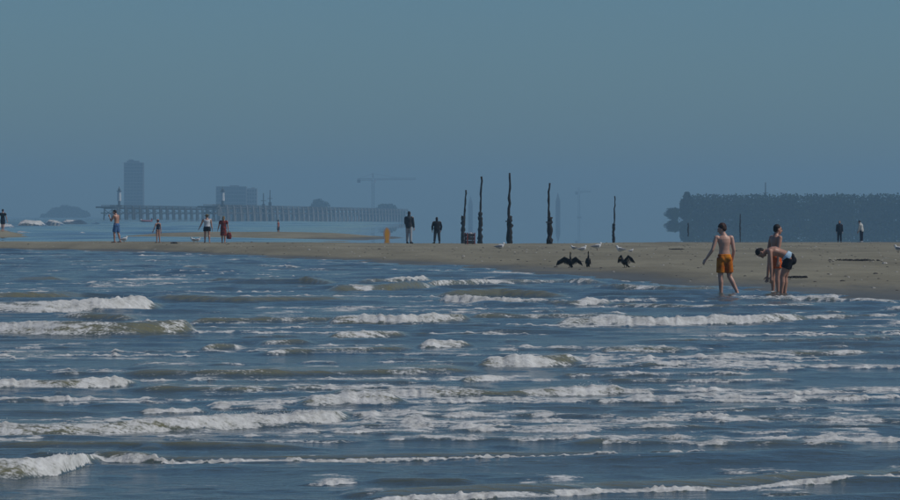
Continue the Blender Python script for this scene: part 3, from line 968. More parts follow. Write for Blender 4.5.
def person(loc, yaw, H, label, pose, wear, skin='skin', hair='hair_dark', vox=0.010, dec=0.3, sink=0.0, hairstyle='short', cat='person', slim=1.0):
    """pose directions are in the body's own frame: +X its right, +Y forward, +Z up"""
    pv = pose.get('pelvis', V(0, 0, 1)); cv = pose.get('chest', pv)
    X = Vector((1, 0, 0))
    bw = slim
    hip = Vector((0, 0, 0))

    def spine(t):
        if t <= .10: return hip + pv * t * H
        if t >= .20: return hip + pv * .10 * H + (pv + cv).normalized() * .10 * H + cv * (t - .20) * H
        return hip + pv * .10 * H + (pv + cv).normalized() * (t - .10) * H
    T = [(-.045, .062, .050), (0, .090, .066), (.05, .086, .062), (.10, .076, .055), (.15, .078, .056), (.20, .092, .064), (.245, .100, .060), (.275, .084, .047), (.295, .045, .036)]
    body = MB()
    body.tube([spine(t) for t, a, b in T], [(a * H * bw, b * H * bw) for t, a, b in T], side=X, n=18)
    fwd = X.cross(cv) * -1
    # neck and head
    nv = pose.get('neck', (cv + Vector((0, 0.15, 0))).normalized())
    nb = spine(.285)
    hc = nb + nv * .098 * H
    hu = pose.get('head_up', nv)
    hf = pose.get('head_fwd', V(0, 1, 0))
    hf = (hf - hu * hf.dot(hu)).normalized()
    hr = hf.cross(hu)
    HM = Matrix((hr, hf, hu)).transposed()
    body.tube([nb, nb + nv * .03 * H, hc - hu * .02 * H], [.037 * H, .033 * H, .033 * H])

    def hp(x, y, z):
        return hc + HM @ Vector((x * H, y * H, z * H))
    body.ell(hp(0, -.006, .012), (.044 * H, .054 * H, .052 * H), HM, 16, 10)
    body.ell(hp(0, .016, -.022), (.036 * H, .040 * H, .046 * H), HM, 14, 8)
    body.ell(hp(0, .034, -.054), (.018 * H, .016 * H, .013 * H), HM)
    body.tube([hp(0, .050, .006), hp(0, .064, -.018)], [.0055 * H, .0095 * H], n=8)
    body.ell(hp(0, .046, .016), (.030 * H, .010 * H, .007 * H), HM)
    for s in (-1, 1):
        body.ell(hp(s * .045, -.006, -.008), (.006 * H, .014 * H, .019 * H), HM)
        # shoulders, glutes, chest
        body.ell(spine(.262) + X * s * .098 * H * bw, (.036 * H * bw, .036 * H * bw, .036 * H * bw))
        body.ell(spine(-.01) + X * s * .042 * H - X.cross(pv) * -1 * .030 * H, (.041 * H * bw, .040 * H * bw, .046 * H * bw))
        body.ell(spine(.225) + X * s * .042 * H + fwd * .03 * H, (.046 * H * bw, .034 * H * bw, .036 * H * bw))
    J = {}
    low = 1e9
    for s, nm in ((-1, 'l'), (1, 'r')):
        sh = spine(.265) + X * s * .112 * H * bw
        ua = pose.get('ua_' + nm, V(s * .16, 0, -1)); fa = pose.get('fa_' + nm, ua)
        el = sh + ua * .172 * H; wr = el + fa * .148 * H
        J['sh' + nm], J['el' + nm], J['wr' + nm] = sh, el, wr
        body.tube([sh, sh + ua * .06 * H, el], [.031 * H * bw, .030 * H * bw, .0225 * H * bw], n=12)
        body.tube([el, el + fa * .04 * H, wr], [.0225 * H * bw, .0235 * H * bw, .0150 * H], n=12)
        # hand: palm, four fingers, thumb
        hd = pose.get('hd_' + nm, fa)
        inn = Vector((-s, 0.25, 0)); inn = (inn - hd * inn.dot(hd)).normalized()
        ww = hd.cross(inn).normalized()
        if ww.dot(Vector((0, 1, 0.01))) < 0: ww = -ww      # ww points to the thumb side (forward)
        pe = wr + hd * .050 * H
        body.tube([wr - hd * .005 * H, wr + hd * .02 * H, pe], [(.015 * H, .011 * H), (.022 * H, .011 * H), (.024 * H, .009 * H)], side=ww, n=12)
        for k, ln in enumerate((.040, .046, .043, .034)):
            o_ = pe + ww * (.0185 - .0122 * k) * H - hd * .003 * H
            sp = (hd + ww * (.14 - .10 * k) + inn * .18).normalized()
            k1 = o_ + sp * ln * .5 * H
            k2 = k1 + (sp + inn * .55).normalized() * ln * .5 * H
            body.tube([o_, k1, k2], [.0056 * H, .0052 * H, .0045 * H], n=8)
        tb = wr + hd * .016 * H + ww * .016 * H
        t1 = tb + (hd * .7 + ww * .8 + inn * .25).normalized() * .026 * H
        t2 = t1 + (hd + ww * .25 + inn * .3).normalized() * .022 * H
        body.tube([tb, t1, t2], [.0085 * H, .0065 * H, .0052 * H], n=8)
        # leg
        hj = hip + X * s * .050 * H * bw
        th = pose.get('th_' + nm, V(s * .03, 0, -1)); sn = pose.get('sn_' + nm, th)
        kn = hj + th * .245 * H; an = kn + sn * .235 * H
        J['hj' + nm], J['kn' + nm], J['an' + nm] = hj, kn, an
        body.tube([hj, hj + th * .08 * H, hj + th * .16 * H, kn], [.054 * H * bw, .052 * H * bw, .043 * H * bw, .034 * H], n=14)
        q = (sn.cross(X)).normalized()
        body.tube([kn, kn + sn * .07 * H - Vector((0, 1, 0)) * .006 * H, kn + sn * .15 * H, an], [.033 * H, .034 * H * bw, .026 * H, .020 * H], n=14)
        ft = pose.get('ft_' + nm, V(s * .15, 1, -.12))
        sidev = ft.cross(Vector((0, 0, 1)))
        heel = an - ft * .030 * H - Vector((0, 0, 1)) * .020 * H
        toe = heel + ft * .135 * H
        body.tube([heel, an + ft * .03 * H - Vector((0, 0, 1)) * .012 * H, toe], [(.020 * H, .022 * H), (.026 * H, .020 * H), (.028 * H, .011 * H)], side=sidev, n=12)
        low = min(low, toe.z - .012 * H, heel.z - .020 * H)
    e = empty('person', (loc[0], loc[1], loc[2] - sink), label, cat, rz=yaw)
    up = Vector((0, 0, -low))
    kids = []

    def put(mb, name, mat, rm=None, dc=None, sm=True):
        o = mb.build(name, mat, e, smooth=sm, remesh=rm, decimate=dc)
        o.location = up
        return o
    put(body, 'body', M[skin], vox * H / 1.7, dec)
    # eyes and mouth
    for s in (-1, 1):
        m = MB(); m.ell(hp(s * .019, .050, .004), (.0075 * H, .005 * H, .005 * H), HM, 8, 6); put(m, 'eye', M['eye'])
    m = MB(); m.ell(hp(0, .052, -.036), (.014 * H, .006 * H, .0045 * H), HM, 8, 6); put(m, 'mouth', M['lip'])
    rs = np.random.RandomState(int(abs(loc[0] * 100)) % 9999 + 1)
    m = MB()
    if hairstyle != 'none':
        m.ell(hp(0, -.014, .022), (.0475 * H, .053 * H, .052 * H), HM, 16, 10)
        m.ell(hp(0, -.030, -.004), (.042 * H, .036 * H, .040 * H), HM, 14, 8)
        if hairstyle == 'curly':
            for k in range(110):
                v = Vector(rs.normal(size=3)).normalized()
                if v.y > .35 and v.z < .35: continue
                if v.z < -.55: continue
                c = Vector((v.x * .046, v.y * .053 - .012, v.z * .05 + .022))
                m.ell(hp(*c), (.011 * H, .011 * H, .011 * H), HM, 6, 5)
        if hairstyle == 'long':
            m.tube([hp(0, -.038, .0), hp(0, -.052, -.05), hp(0, -.050, -.10)], [(.040 * H, .026 * H), (.042 * H, .022 * H), (.030 * H, .012 * H)], side=hr, n=12)
        put(m, 'hair', M[hair], .009, .5)
    if 'cap' in wear:
        m = MB(); m.ell(hp(0, -.008, .030), (.052 * H, .060 * H, .046 * H), HM, 16, 10)
        cap = put(m, 'cap', wear['cap'], .010, .5)
        m = MB(); m.tube([hp(0, .035, .030), hp(0, .092, .022)], [(.040 * H, .006 * H), (.030 * H, .004 * H)], side=hr, n=12); o = put(m, 'brim', wear['cap'])
        o.parent = cap; o.location = (0, 0, 0)
    if 'hat' in wear:
        m = MB(); m.ell(hp(0, -.006, .034), (.050 * H, .058 * H, .044 * H), HM, 16, 10); cap = put(m, 'hat', wear['hat'], .010, .5)
        m = MB(); m.tube([hp(0, -.004, .030), hp(0, -.004, .036)], [(.095 * H, .10 * H), (.090 * H, .095 * H)], side=hr, n=18, round_=False); o = put(m, 'brim', wear['hat'])
        o.parent = cap; o.location = (0, 0, 0)
    off = .010

    def torso_cloth(t0, t1, extra, mb, flare=0.0):
        ts = [t for t in np.linspace(t0, t1, 9)]
        aa = [np.interp(t, [q[0] for q in T], [q[1] for q in T]) for t in ts]
        bb = [np.interp(t, [q[0] for q in T], [q[2] for q in T]) for t in ts]
        mb.tube([spine(t) for t in ts], [((a + extra + flare * (1 - i / 8)) * H * bw, (b + extra + flare * (1 - i / 8)) * H * bw) for i, (a, b) in enumerate(zip(aa, bb))], side=X, n=18, round_=False)
    for kind in ('shorts', 'trousers', 'swim_briefs'):
        if kind in wear:
            m = MB()
            torso_cloth(-.05, .048 if kind != 'swim_briefs' else .035, off, m)
            m.ell(spine(-.045), (.074 * H * bw, .064 * H * bw, .062 * H * bw))
            for s, nm in ((-1, 'l'), (1, 'r')):
                m.ell(spine(-.01) + X * s * .042 * H + X.cross(pv) * .030 * H, (.050 * H * bw, .048 * H * bw, .054 * H * bw))
                hj, kn, an = J['hj' + nm], J['kn' + nm], J['an' + nm]
                if kind == 'shorts':
                    m.tube([hj, hj + (kn - hj) * .35, hj + (kn - hj) * wear.get('hem', .72)], [.062 * H * bw, .063 * H * bw, .062 * H * bw], n=14, round_=False)
                elif kind == 'trousers':
                    m.tube([hj, hj + (kn - hj) * .5, kn, kn + (an - kn) * .9], [.062 * H * bw, .056 * H * bw, .046 * H * bw, .040 * H], n=14, round_=False)
                else:
                    m.tube([hj, hj + (kn - hj) * .16], [.062 * H * bw, .058 * H * bw], n=14, round_=False)
            o = put(m, kind, wear[kind], .012, .5)
            if 'waistband' in wear:
                m = MB(); torso_cloth(-.022, .064, off + .007, m)
                for q in (-1, 1): m.ell(spine(.006) + X * q * .042 * H + X.cross(pv) * .030 * H, (.052 * H * bw, .050 * H * bw, .048 * H * bw))
                w_ = put(m, 'waistband', wear['waistband'], .010, .5)
                w_.parent = o; w_.location = (0, 0, 0)
    for kind in ('shirt', 'tank_top', 'jacket', 'swimsuit', 'dress'):
        if kind in wear:
            m = MB()
            t0 = {'shirt': -.01, 'tank_top': -.01, 'jacket': -.06, 'swimsuit': -.05, 'dress': -.05}[kind]
            ex = {'jacket': .020, 'swimsuit': .004}.get(kind, .010)
            torso_cloth(t0, .262 if kind == 'tank_top' else .285, ex, m, .012 if kind in ('dress', 'jacket') else 0)
            for s, nm in ((-1, 'l'), (1, 'r')):
                sh, el, wr = J['sh' + nm], J['el' + nm], J['wr' + nm]
                if kind != 'swimsuit':
                    m.ell(spine(.262) + X * s * (.085 if kind == 'tank_top' else .092) * H * bw, (.043 * H * bw, .043 * H * bw, .040 * H * bw))
                if kind == 'jacket':
                    m.tube([sh, el, wr - (wr - el) * .05], [.042 * H * bw, .036 * H * bw, .029 * H], n=12, round_=False)
                elif kind in ('shirt', 'dress'):
                    m.tube([sh, sh + (el - sh) * .55], [.043 * H, .040 * H], n=12, round_=False)
                if kind == 'swimsuit':
                    hj, kn = J['hj' + nm], J['kn' + nm]
                    m.tube([hj, hj + (kn - hj) * .10], [.058 * H, .056 * H], n=12, round_=False)
            if kind == 'dress':
                kc = (J['knl'] + J['knr']) / 2
                m.tube([spine(.0), spine(-.05), kc * .7 + spine(0) * .3, kc + Vector((0, 0, -.01 * H))], [(.100 * H, .080 * H), (.112 * H, .092 * H), (.118 * H, .100 * H), (.122 * H, .105 * H)], side=X, n=18, round_=False)
            o = put(m, kind, wear[kind], .012, .5)
            if kind == 'jacket':
                m = MB(); m.tube([spine(.275), nb + nv * .04 * H], [(.062 * H, .055 * H), (.050 * H, .048 * H)], side=X, n=14); h_ = put(m, 'collar', wear[kind], .010, .5)
                h_.parent = o; h_.location = (0, 0, 0)
    if 'shoes' in wear:
        for s, nm in ((-1, 'l'), (1, 'r')):
            an = J['an' + nm]; ft = pose.get('ft_' + nm, V(s * .15, 1, -.12))
            heel = an - ft * .032 * H - Vector((0, 0, 1)) * .020 * H
            m = MB(); m.tube([heel, an + ft * .03 * H - Vector((0, 0, 1)) * .012 * H, heel + ft * .138 * H], [(.026 * H, .026 * H), (.032 * H, .026 * H), (.032 * H, .016 * H)], side=ft.cross(Vector((0, 0, 1))), n=12)
            put(m, 'shoe', wear['shoes'])
    return e, J, up


orange = cloth('orange_shorts', (0.30, 0.035, 0.010), scale=5, col2=(0.74, 0.27, 0.016))
orange2 = cloth('red_orange_shorts', (0.62, 0.10, 0.015))
black = cloth('black_cloth', (0.012, 0.012, 0.016))
navy = cloth('navy_cloth', (0.016, 0.020, 0.035))
blue = cloth('blue_cloth', (0.07, 0.15, 0.32))
skyblue = cloth('sky_blue_cloth', (0.42, 0.58, 0.70))
whitec = cloth('white_cloth', (0.62, 0.64, 0.66), .1)
palec = cloth('pale_grey_cloth', (0.36, 0.37, 0.38), .2)
darkgrey = cloth('dark_grey_cloth', (0.045, 0.048, 0.055))
redc = cloth('patterned_red_dress', (0.05, 0.012, 0.015), scale=11, col2=(0.32, 0.05, 0.03))
capc = cloth('orange_red_cap', (0.50, 0.16, 0.08))
straw = cloth('straw_hat', (0.24, 0.19, 0.10))
cream = cloth('cream_cloth', (0.50, 0.50, 0.46), .12)

# young man in orange shorts, back to the camera, looking down to his left, wading
d = 99.0
person((px(724.5, d), d, 0), R(14), 1.68, 'wading bather in orange shorts seen from behind, standing apart from the pair', {
    'pelvis': V(0, .03, 1), 'chest': V(-.05, .02, 1), 'neck': V(-.22, .22, 1), 'head_fwd': V(-.75, .55, -.35), 'head_up': V(-.25, .2, 1),
    'ua_l': V(-.36, -.10, -1), 'fa_l': V(-.50, .35, -.85), 'ua_r': V(.14, -.16, -1), 'fa_r': V(-.06, .30, -1),
    'th_l': V(-.02, .04, -1), 'sn_l': V(.02, -.06, -1), 'th_r': V(.10, .02, -1), 'sn_r': V(.42, -.32, -1)},
    {'shorts': orange, 'hem': .80}, 'skin_fair', 'hair_brown', .0075, .45, sink=.10, hairstyle='curly', slim=.93)
# man standing upright behind the bending one, turned to the right
d = 101.5
person((px(775.5, d), d, 0), R(-62), 1.66, 'bather in red-orange shorts standing upright behind the bending one', {
    'chest': V(.02, .02, 1), 'neck': V(0, .35, 1), 'head_fwd': V(.15, 1, -.06), 'head_up': V(0, .08, 1),
    'ua_l': V(-.22, -.14, -1), 'fa_l': V(-.05, .35, -1), 'ua_r': V(.12, -.25, -1), 'fa_r': V(-.05, .02, -1)},
    {'shorts': orange2, 'hem': .62}, 'skin', 'hair_dark', .0075, .45, sink=.10)
# man bending down to the left, both arms straight down into the water
d = 98.5
person((px(789.0, d), d, 0), R(84), 1.72, 'bather in black shorts bending over with both arms down to the water', {
    'pelvis': V(0, .80, .58), 'chest': V(0, 1, .02), 'neck': V(0, .95, -.22), 'head_fwd': V(0, .35, -1), 'head_up': V(0, 1, -.12),
    'ua_l': V(-.04, -.10, -1), 'fa_l': V(0, -.02, -1), 'ua_r': V(.04, .10, -1), 'fa_r': V(0, .12, -1),
    'th_l': V(-.04, .36, -1), 'sn_l': V(-.02, .06, -1), 'th_r': V(.04, .22, -1), 'sn_r': V(.02, .02, -1)},
    {'shorts': black, 'hem': .55, 'waistband': skyblue}, 'skin', 'hair_dark', .0075, .45, sink=.12)


def on_sand(pxx, d):
    x = px(pxx, d)
    return (x, d, sand_z(x, d))


# people on the sandbank
person(on_sand(116.5, 235), R(62), 1.80, 'shirtless person in blue shorts raising a hand to the face', {
    'chest': V(0, .10, 1), 'neck': V(0, .55, 1), 'head_fwd': V(0, 1, -.35),
    'ua_l': V(-.2, .5, -.9), 'fa_l': V(.25, .55, .9), 'ua_r': V(.25, .10, -1), 'fa_r': V(.1, .35, -1),
    'th_l': V(-.03, .18, -1), 'sn_l': V(0, -.06, -1), 'th_r': V(.03, -.10, -1), 'sn_r': V(0, -.30, -1)},
    {'shorts': blue, 'hem': .85}, 'skin', 'hair_dark')
person(on_sand(158, 236), R(40), 1.27, 'small child with an orange-red cap and dark swimsuit on the sand', {
    'ua_l': V(-.35, .1, -1), 'fa_l': V(-.2, .4, -1), 'th_r': V(.04, -.06, -1)}, {'swimsuit': navy, 'cap': capc}, 'skin', 'hair_brown', slim=.95)
person(on_sand(207, 234), R(8), 1.53, 'person in white tank top and black shorts walking away with a straw hat', {
    'ua_l': V(-.45, .0, -1), 'fa_l': V(-.5, .25, -1), 'th_l': V(-.03, .10, -1), 'th_r': V(.05, -.08, -1), 'sn_r': V(.05, -.2, -1)},
    {'tank_top': whitec, 'shorts': black, 'hem': .5, 'hat': straw}, 'skin', 'hair_blond', slim=1.12)
e, J, up = person(on_sand(223.5, 234), R(-6), 1.44, 'person in dark red patterned dress walking beside the one in white', {
    'ua_l': V(-.28, .0, -1), 'fa_l': V(-.3, .15, -1), 'ua_r': V(.22, -.05, -1), 'fa_r': V(.1, .1, -1), 'th_l': V(0, .08, -1), 'th_r': V(0, -.08, -1)},
    {'dress': redc}, 'skin', 'hair_blond', hairstyle='long', slim=1.08)
hb = e.location + Matrix.Rotation(R(-6), 3, 'Z') @ (J['wrr'] + up)
g = empty('shoulder_bag', (hb.x + .04, hb.y, hb.z - .42), 'dark red bag hanging from the hand of the person in the dress', 'bag')
m = MB(); m.tube([(0, 0, 0), (0, 0, .12), (0, 0, .26)], [(.13, .06), (.14, .065), (.10, .04)], side=(1, 0, 0), n=14); m.build('pouch', redc, g, smooth=True)
m = MB()
pp = [(-.08, 0, .26), (-.06, 0, .34), (0, 0, .375), (.06, 0, .34), (.08, 0, .26)]
m.tube(pp, [.010] * 5, side=(0, 1, 0), n=6); m.build('handle', black, g, smooth=True)

person(on_sand(409, 236), R(-20), 1.74, 'tall person in dark jacket and pale trousers at the sand edge', {
    'neck': V(0, .2, 1), 'ua_l': V(-.12, .2, -1), 'fa_l': V(.2, .5, -.6), 'ua_r': V(.14, .1, -1), 'fa_r': V(.05, .2, -1), 'th_l': V(-.05, .08, -1), 'th_r': V(.05, -.08, -1)},
    {'jacket': darkgrey, 'trousers': palec, 'shoes': black}, 'skin', 'hair_dark', slim=.98)
person(on_sand(437, 236), R(15), 1.42, 'short person in black jacket with hands in pockets near the crate', {
    'chest': V(0, .12, 1), 'neck': V(0, .25, 1), 'ua_l': V(-.30, .05, -1), 'fa_l': V(.05, .25, -1), 'ua_r': V(.30, .05, -1), 'fa_r': V(-.05, .25, -1), 'th_l': V(-.08, .05, -1), 'th_r': V(.08, -.05, -1)},
    {'jacket': black, 'trousers': darkgrey, 'shoes': black}, 'skin', 'hair_dark', slim=1.1)
person(on_sand(839.5, 284), R(175), 1.40, 'person in long dark coat and trousers standing before the trees', {
    'ua_l': V(-.10, .1, -1), 'ua_r': V(.10, .1, -1)}, {'jacket': navy, 'trousers': navy, 'shoes': black}, 'skin', 'hair_blond', slim=.98)
person(on_sand(861.5, 284), R(60), 1.44, 'person in cream jacket and dark trousers leaning forward before the trees', {
    'pelvis': V(0, .08, 1), 'chest': V(0, .22, 1), 'neck': V(0, .75, 1), 'head_fwd': V(0, 1, -.5), 'ua_l': V(-.1, .2, -1), 'ua_r': V(.1, .3, -1), 'fa_r': V(0, .6, -.8)},
    {'jacket': cream, 'trousers': navy, 'shoes': whitec}, 'skin', 'hair_dark', slim=1.0)
person(on_sand(2.8, 350), R(-15), 1.80, 'person in dark top and navy shorts walking by the far breakers', {
    'ua_l': V(-.25, -.1, -1), 'fa_l': V(-.1, .3, -1), 'ua_r': V(.25, .1, -1), 'th_l': V(-.02, .18, -1), 'sn_l': V(0, -.05, -1), 'th_r': V(.03, -.15, -1), 'sn_r': V(0, -.3, -1)},
    {'shirt': black, 'shorts': navy, 'hem': .8}, 'skin', 'hair_dark')
person((px(278.3, 480), 480, -.02), R(80), 1.72, 'faint bather in a faded red shirt wading beyond the second bank', {
    'th_l': V(-.02, .1, -1), 'th_r': V(.03, -.1, -1)}, {'shirt': cloth('faded_red', (.34, .10, .07)), 'shorts': navy}, 'skin', 'hair_dark', sink=.35)


# ------------------------------------------------------------------ birds
def wing(m, root, span, drop, chord, side, back, fwd, tilt, nf=9):
    """open wing: arm edge plus separate thick flight feathers hanging from it"""
    root = Vector(root)
    elbow = root + Vector((side * span * .45, back * .5, drop[0]))
    wrist = root + Vector((side * span, back, drop[1]))
    m.tube([root, elbow, wrist], [chord * .16, chord * .15, chord * .07], n=8)
    for k in range(nf):
        t = k / (nf - 1)
        p = root.lerp(elbow, t * 2) if t < .5 else elbow.lerp(wrist, t * 2 - 1)
        ln = chord * (1.0 - .25 * abs(t - .45))
        dv = Vector((side * (0.05 + .55 * t * tilt), fwd, -1)).normalized()
        q = p + dv * ln
        m.tube([p, p.lerp(q, .6), q], [(span / nf * .85, .012), (span / nf * .8, .010), (span / nf * .35, .006)], side=(1, 0, 0), n=8)


def cormorant(pxx, d, yaw, h, label, mode):
    loc = on_sand(pxx, d)
    e = empty('cormorant', loc, label, 'cormorant', rz=yaw)
    s = h / .52
    # body upright, facing +Y
    m = MB()
    lean = .25 if mode != 'half' else .75
    b0 = Vector((0, -.05 * s, .11 * s)); b1 = Vector((0, (-.05 + .20 * lean) * s, .28 * s)) if mode != 'half' else Vector((0, .12 * s, .22 * s))
    m.tube([b0, b0.lerp(b1, .35), b0.lerp(b1, .75), b1], [.045 * s, .072 * s, .066 * s, .035 * s], n=12)
    if mode == 'half':
        nk = [b1, b1 + Vector((0, .05, .03)) * s, b1 + Vector((0, .08, .06)) * s]
    else:
        nk = [b1, b1 + Vector((0, .035, .09)) * s, b1 + Vector((0, .0, .17)) * s, b1 + Vector((0, .015, .20)) * s]
    m.tube(nk, [.034 * s] + [.022 * s] * (len(nk) - 2) + [.020 * s], n=10)
    hd = nk[-1]
    m.ell(hd + Vector((0, .015, .005)) * s, (.021 * s, .036 * s, .021 * s))
    m.build('body', M['cormorant'], e, remesh=.008, decimate=.6)
    m = MB(); m.tube([hd + Vector((0, .045, .005)) * s, hd + Vector((0, .10, .012)) * s, hd + Vector((0, .112, .0)) * s], [.009 * s, .006 * s, .004 * s], n=6); m.build('bill', M['bill'], e, smooth=True)
    m = MB(); m.tube([b0 + Vector((0, .02, 0)) * s, b0 + Vector((0, -.07, -.06)) * s, b0 + Vector((0, -.13, -.095)) * s], [(.03 * s, .02 * s), (.045 * s, .010 * s), (.05 * s, .006 * s)], side=(1, 0, 0), n=8); m.build('tail', M['cormorant'], e, smooth=True)
    for q in (-1, 1):
        m = MB(); m.tube([(q * .03 * s, 0, .12 * s), (q * .035 * s, .01 * s, .0)], [.012 * s, .009 * s], n=6)
        m.tube([(q * .035 * s, -.01 * s, .006), (q * .045 * s, .07 * s, .004)], [(.012 * s, .006 * s), (.032 * s, .004 * s)], side=(1, 0, 0), n=8)
        m.build('leg', M['cormorant'], e, smooth=True)
        m = MB()
        sh = b0.lerp(b1, .82) + Vector((q * .05 * s, 0, 0))
        if mode == 'spread':
            wing(m, sh, (.25 if q < 0 else .34) * s, (.075 * s, -.035 * s), .19 * s, q, -.03 * s, -.10, .8)
        elif mode == 'half':
            wing(m, sh + Vector((0, -.02 * s, .05 * s)), .20 * s, (.11 * s, .05 * s), .22 * s, q, -.06 * s, -.35, .9, 9)
        else:
            m.tube([sh, sh + Vector((q * .022, -.06, -.10)) * s, sh + Vector((q * -.01, -.12, -.20)) * s], [(.022 * s, .045 * s), (.022 * s, .05 * s), (.010 * s, .02 * s)], side=(1, 0, 0), n=10)
        m.build('wing', M['cormorant'], e, smooth=True)
    return e


cormorant(570.5, 141, R(165), .52, 'black cormorant holding both wings stretched wide open to dry', 'spread')
cormorant(588.3, 141, R(185), .52, 'black cormorant standing upright with folded wings', 'fold')
cormorant(625.5, 138, R(140), .52, 'black cormorant hunched with half raised wings', 'half')


def gull(pxx, d, yaw, s, label, loc=None, sit=False):
    loc = loc or on_sand(pxx, d)
    e = empty('gull', loc, label, 'gull', rz=yaw)
    lg = .02 if sit else .10
    m = MB()
    m.tube([(0, -.13 * s, (lg + .055) * s), (0, -.03 * s, (lg + .065) * s), (0, .07 * s, (lg + .085) * s), (0, .12 * s, (lg + .13) * s)], [.04 * s, .086 * s, .082 * s, .048 * s], n=12)
    m.tube([(0, .10 * s, (lg + .11) * s), (0, .13 * s, (lg + .17) * s)], [.050 * s, .042 * s], n=10)
    m.ell((0, .14 * s, (lg + .185) * s), (.042 * s, .052 * s, .044 * s))
    m.build('body', M['gull_white'], e, remesh=.009, decimate=.6)
    m = MB(); m.tube([(0, .175 * s, (lg + .18) * s), (0, .225 * s, (lg + .172) * s)], [.012 * s, .006 * s], n=6); m.build('bill', M['bill'], e, smooth=True)
    m = MB(); m.tube([(0, -.12 * s, (lg + .06) * s), (0, -.20 * s, (lg + .05) * s)], [(.03 * s, .02 * s), (.036 * s, .007 * s)], side=(1, 0, 0), n=8); m.build('tail', M['gull_white'], e, smooth=True)
    for q in (-1, 1):
        m = MB(); m.tube([(q * .075 * s, .07 * s, (lg + .10) * s), (q * .082 * s, -.04 * s, (lg + .085) * s), (q * .03 * s, -.24 * s, (lg + .07) * s)], [(.016 * s, .04 * s), (.018 * s, .052 * s), (.006 * s, .010 * s)], side=(1, 0, 0), n=10)
        m.build('wing', M['gull_grey'], e, smooth=True)
        m = MB(); m.tube([(q * .025 * s, 0, (lg + .02) * s), (q * .025 * s, .005 * s, 0)], [.008 * s, .006 * s], n=6)
        m.tube([(q * .025 * s, -.005 * s, .004), (q * .03 * s, .045 * s, .003)], [(.006 * s, .004 * s), (.02 * s, .003 * s)], side=(1, 0, 0), n=6)
        m.build('leg', M['leg_pink'], e, smooth=True)


def sand_d(y, z=.2):
    return dist(y, z)


gull(582.5, 188, R(-70), 1.0, 'gull crouching with its white head low, behind the cormorant with folded wings', sit=True)
gull(597, 190, R(-80), 1.1, 'gull standing tall with grey back and bright white head, beside the crouching one')
gull(574, 198, R(80), .75, 'smallest pale gull behind the cormorant with outstretched wings', sit=True)
gull(620.5, 186, R(100), 1.05, 'plump white gull resting behind the hunched cormorant', sit=True)
gull(631, 184, R(-60), .6, 'tiny pale gull next to the plump resting one', sit=True)
gull(500, 200, R(-85), 1.15, 'dark-backed gull lying on the bare sand before the tallest post', sit=True)
gull(898.5, 181, R(60), 1.0, 'white gull alone on the sand to seaward of the pair before the trees')
gull(124, 234, R(-60), 1.1, 'white gull at the feet of the shirtless person in blue shorts')
gull(194, 235, R(90), .95, 'white gull beside the other one near the person in white tank top')
gull(197.5, 236, R(-90), .9, 'second white gull nearest the person in white tank top')

# ------------------------------------------------------------------ small things on the bank
# crate
d = 233.0
loc = on_sand(470, d)
e = empty('crate', loc, 'small dark crate with reddish rails standing at the sand edge', 'crate', rz=R(18))
railm = simple('red_brown_rail', (0.22, 0.045, 0.03), .6, .25, 12)
darkm = simple('dark_panel', (0.025, 0.025, 0.028), .7, .3, 12)
W_, D_, H_ = .40, .34, .60
for sx in (-1, 1):
    for sy in (-1, 1):
        m = MB(); m.box((sx * W_ / 2, sy * D_ / 2, H_ / 2 - .01), (.05, .05, H_ + .02)); m.build('corner_rail', railm, e)
slat = MB(); slat.box((0, 0, 0), (W_ - .055, .025, .15)); sm = slat.mesh('slat'); sm.materials.append(darkm)
slat2 = MB(); slat2.box((0, 0, 0), (.025, D_ - .055, .15)); sm2 = slat2.mesh('slat'); sm2.materials.append(darkm)
for k in range(3):
    for sy in (-1, 1):
        q = bpy.data.objects.new('slat', sm); C.objects.link(q); q.parent = e; q.location = (0, sy * D_ / 2, .12 + k * .175)
        q = bpy.data.objects.new('slat', sm2); C.objects.link(q); q.parent = e; q.location = (sy * W_ / 2, 0, .12 + k * .175)
m = MB(); m.box((0, 0, .04), (W_ - .06, D_ - .06, .03)); m.build('bottom', darkm, e)
m = MB(); m.ell((.03, 0, .50), (.13, .11, .12)); m.ell((-.07, .03, .44), (.09, .1, .1)); m.build('bundle', palec, e, remesh=.015)

# orange board upright in the shallows
d = 318.0
e = empty('bodyboard', (px(387, d), d, -.12), 'orange bodyboard with pale pink rim upright in shallow calm water', 'bodyboard', rz=R(12))
om = simple('orange_foam_board', (.80, .36, .03), .6, .1, 6)
pm = simple('pale_pink_rim', (.55, .38, .33), .6, .1, 6)


def board(m, w, h, t, inset, y0):
    pts = []
    for k in range(25):
        a = k / 24
        if a < .5:
            z = h * (a * 2)
            x = w / 2 * (1 - max(0, (a * 2 - .55) / .45) ** 2.2 * .85) * (.55 + .45 * min(1, a * 4) ** .6)
        else:
            z = h * (2 - a * 2)
            x = -w / 2 * (1 - max(0, (2 - a * 2 - .55) / .45) ** 2.2 * .85) * (.55 + .45 * min(1, (1 - a) * 4) ** .6)
        pts.append((x * inset, z if inset == 1 else h * .04 + z * .92))
    n = len(pts)
    vs = [(x, y0 - t / 2, z) for x, z in pts] + [(x, y0 + t / 2, z) for x, z in pts]
    m.add(vs, [tuple(range(n)), tuple(range(2 * n - 1, n - 1, -1))] + [(i, n + i, n + (i + 1) % n, (i + 1) % n) for i in range(n)])


m = MB(); board(m, .50, 1.04, .06, 1, 0); m.build('rim', pm, e)
m = MB(); board(m, .50, 1.00, .074, .64, 0); m.build('deck', om, e)

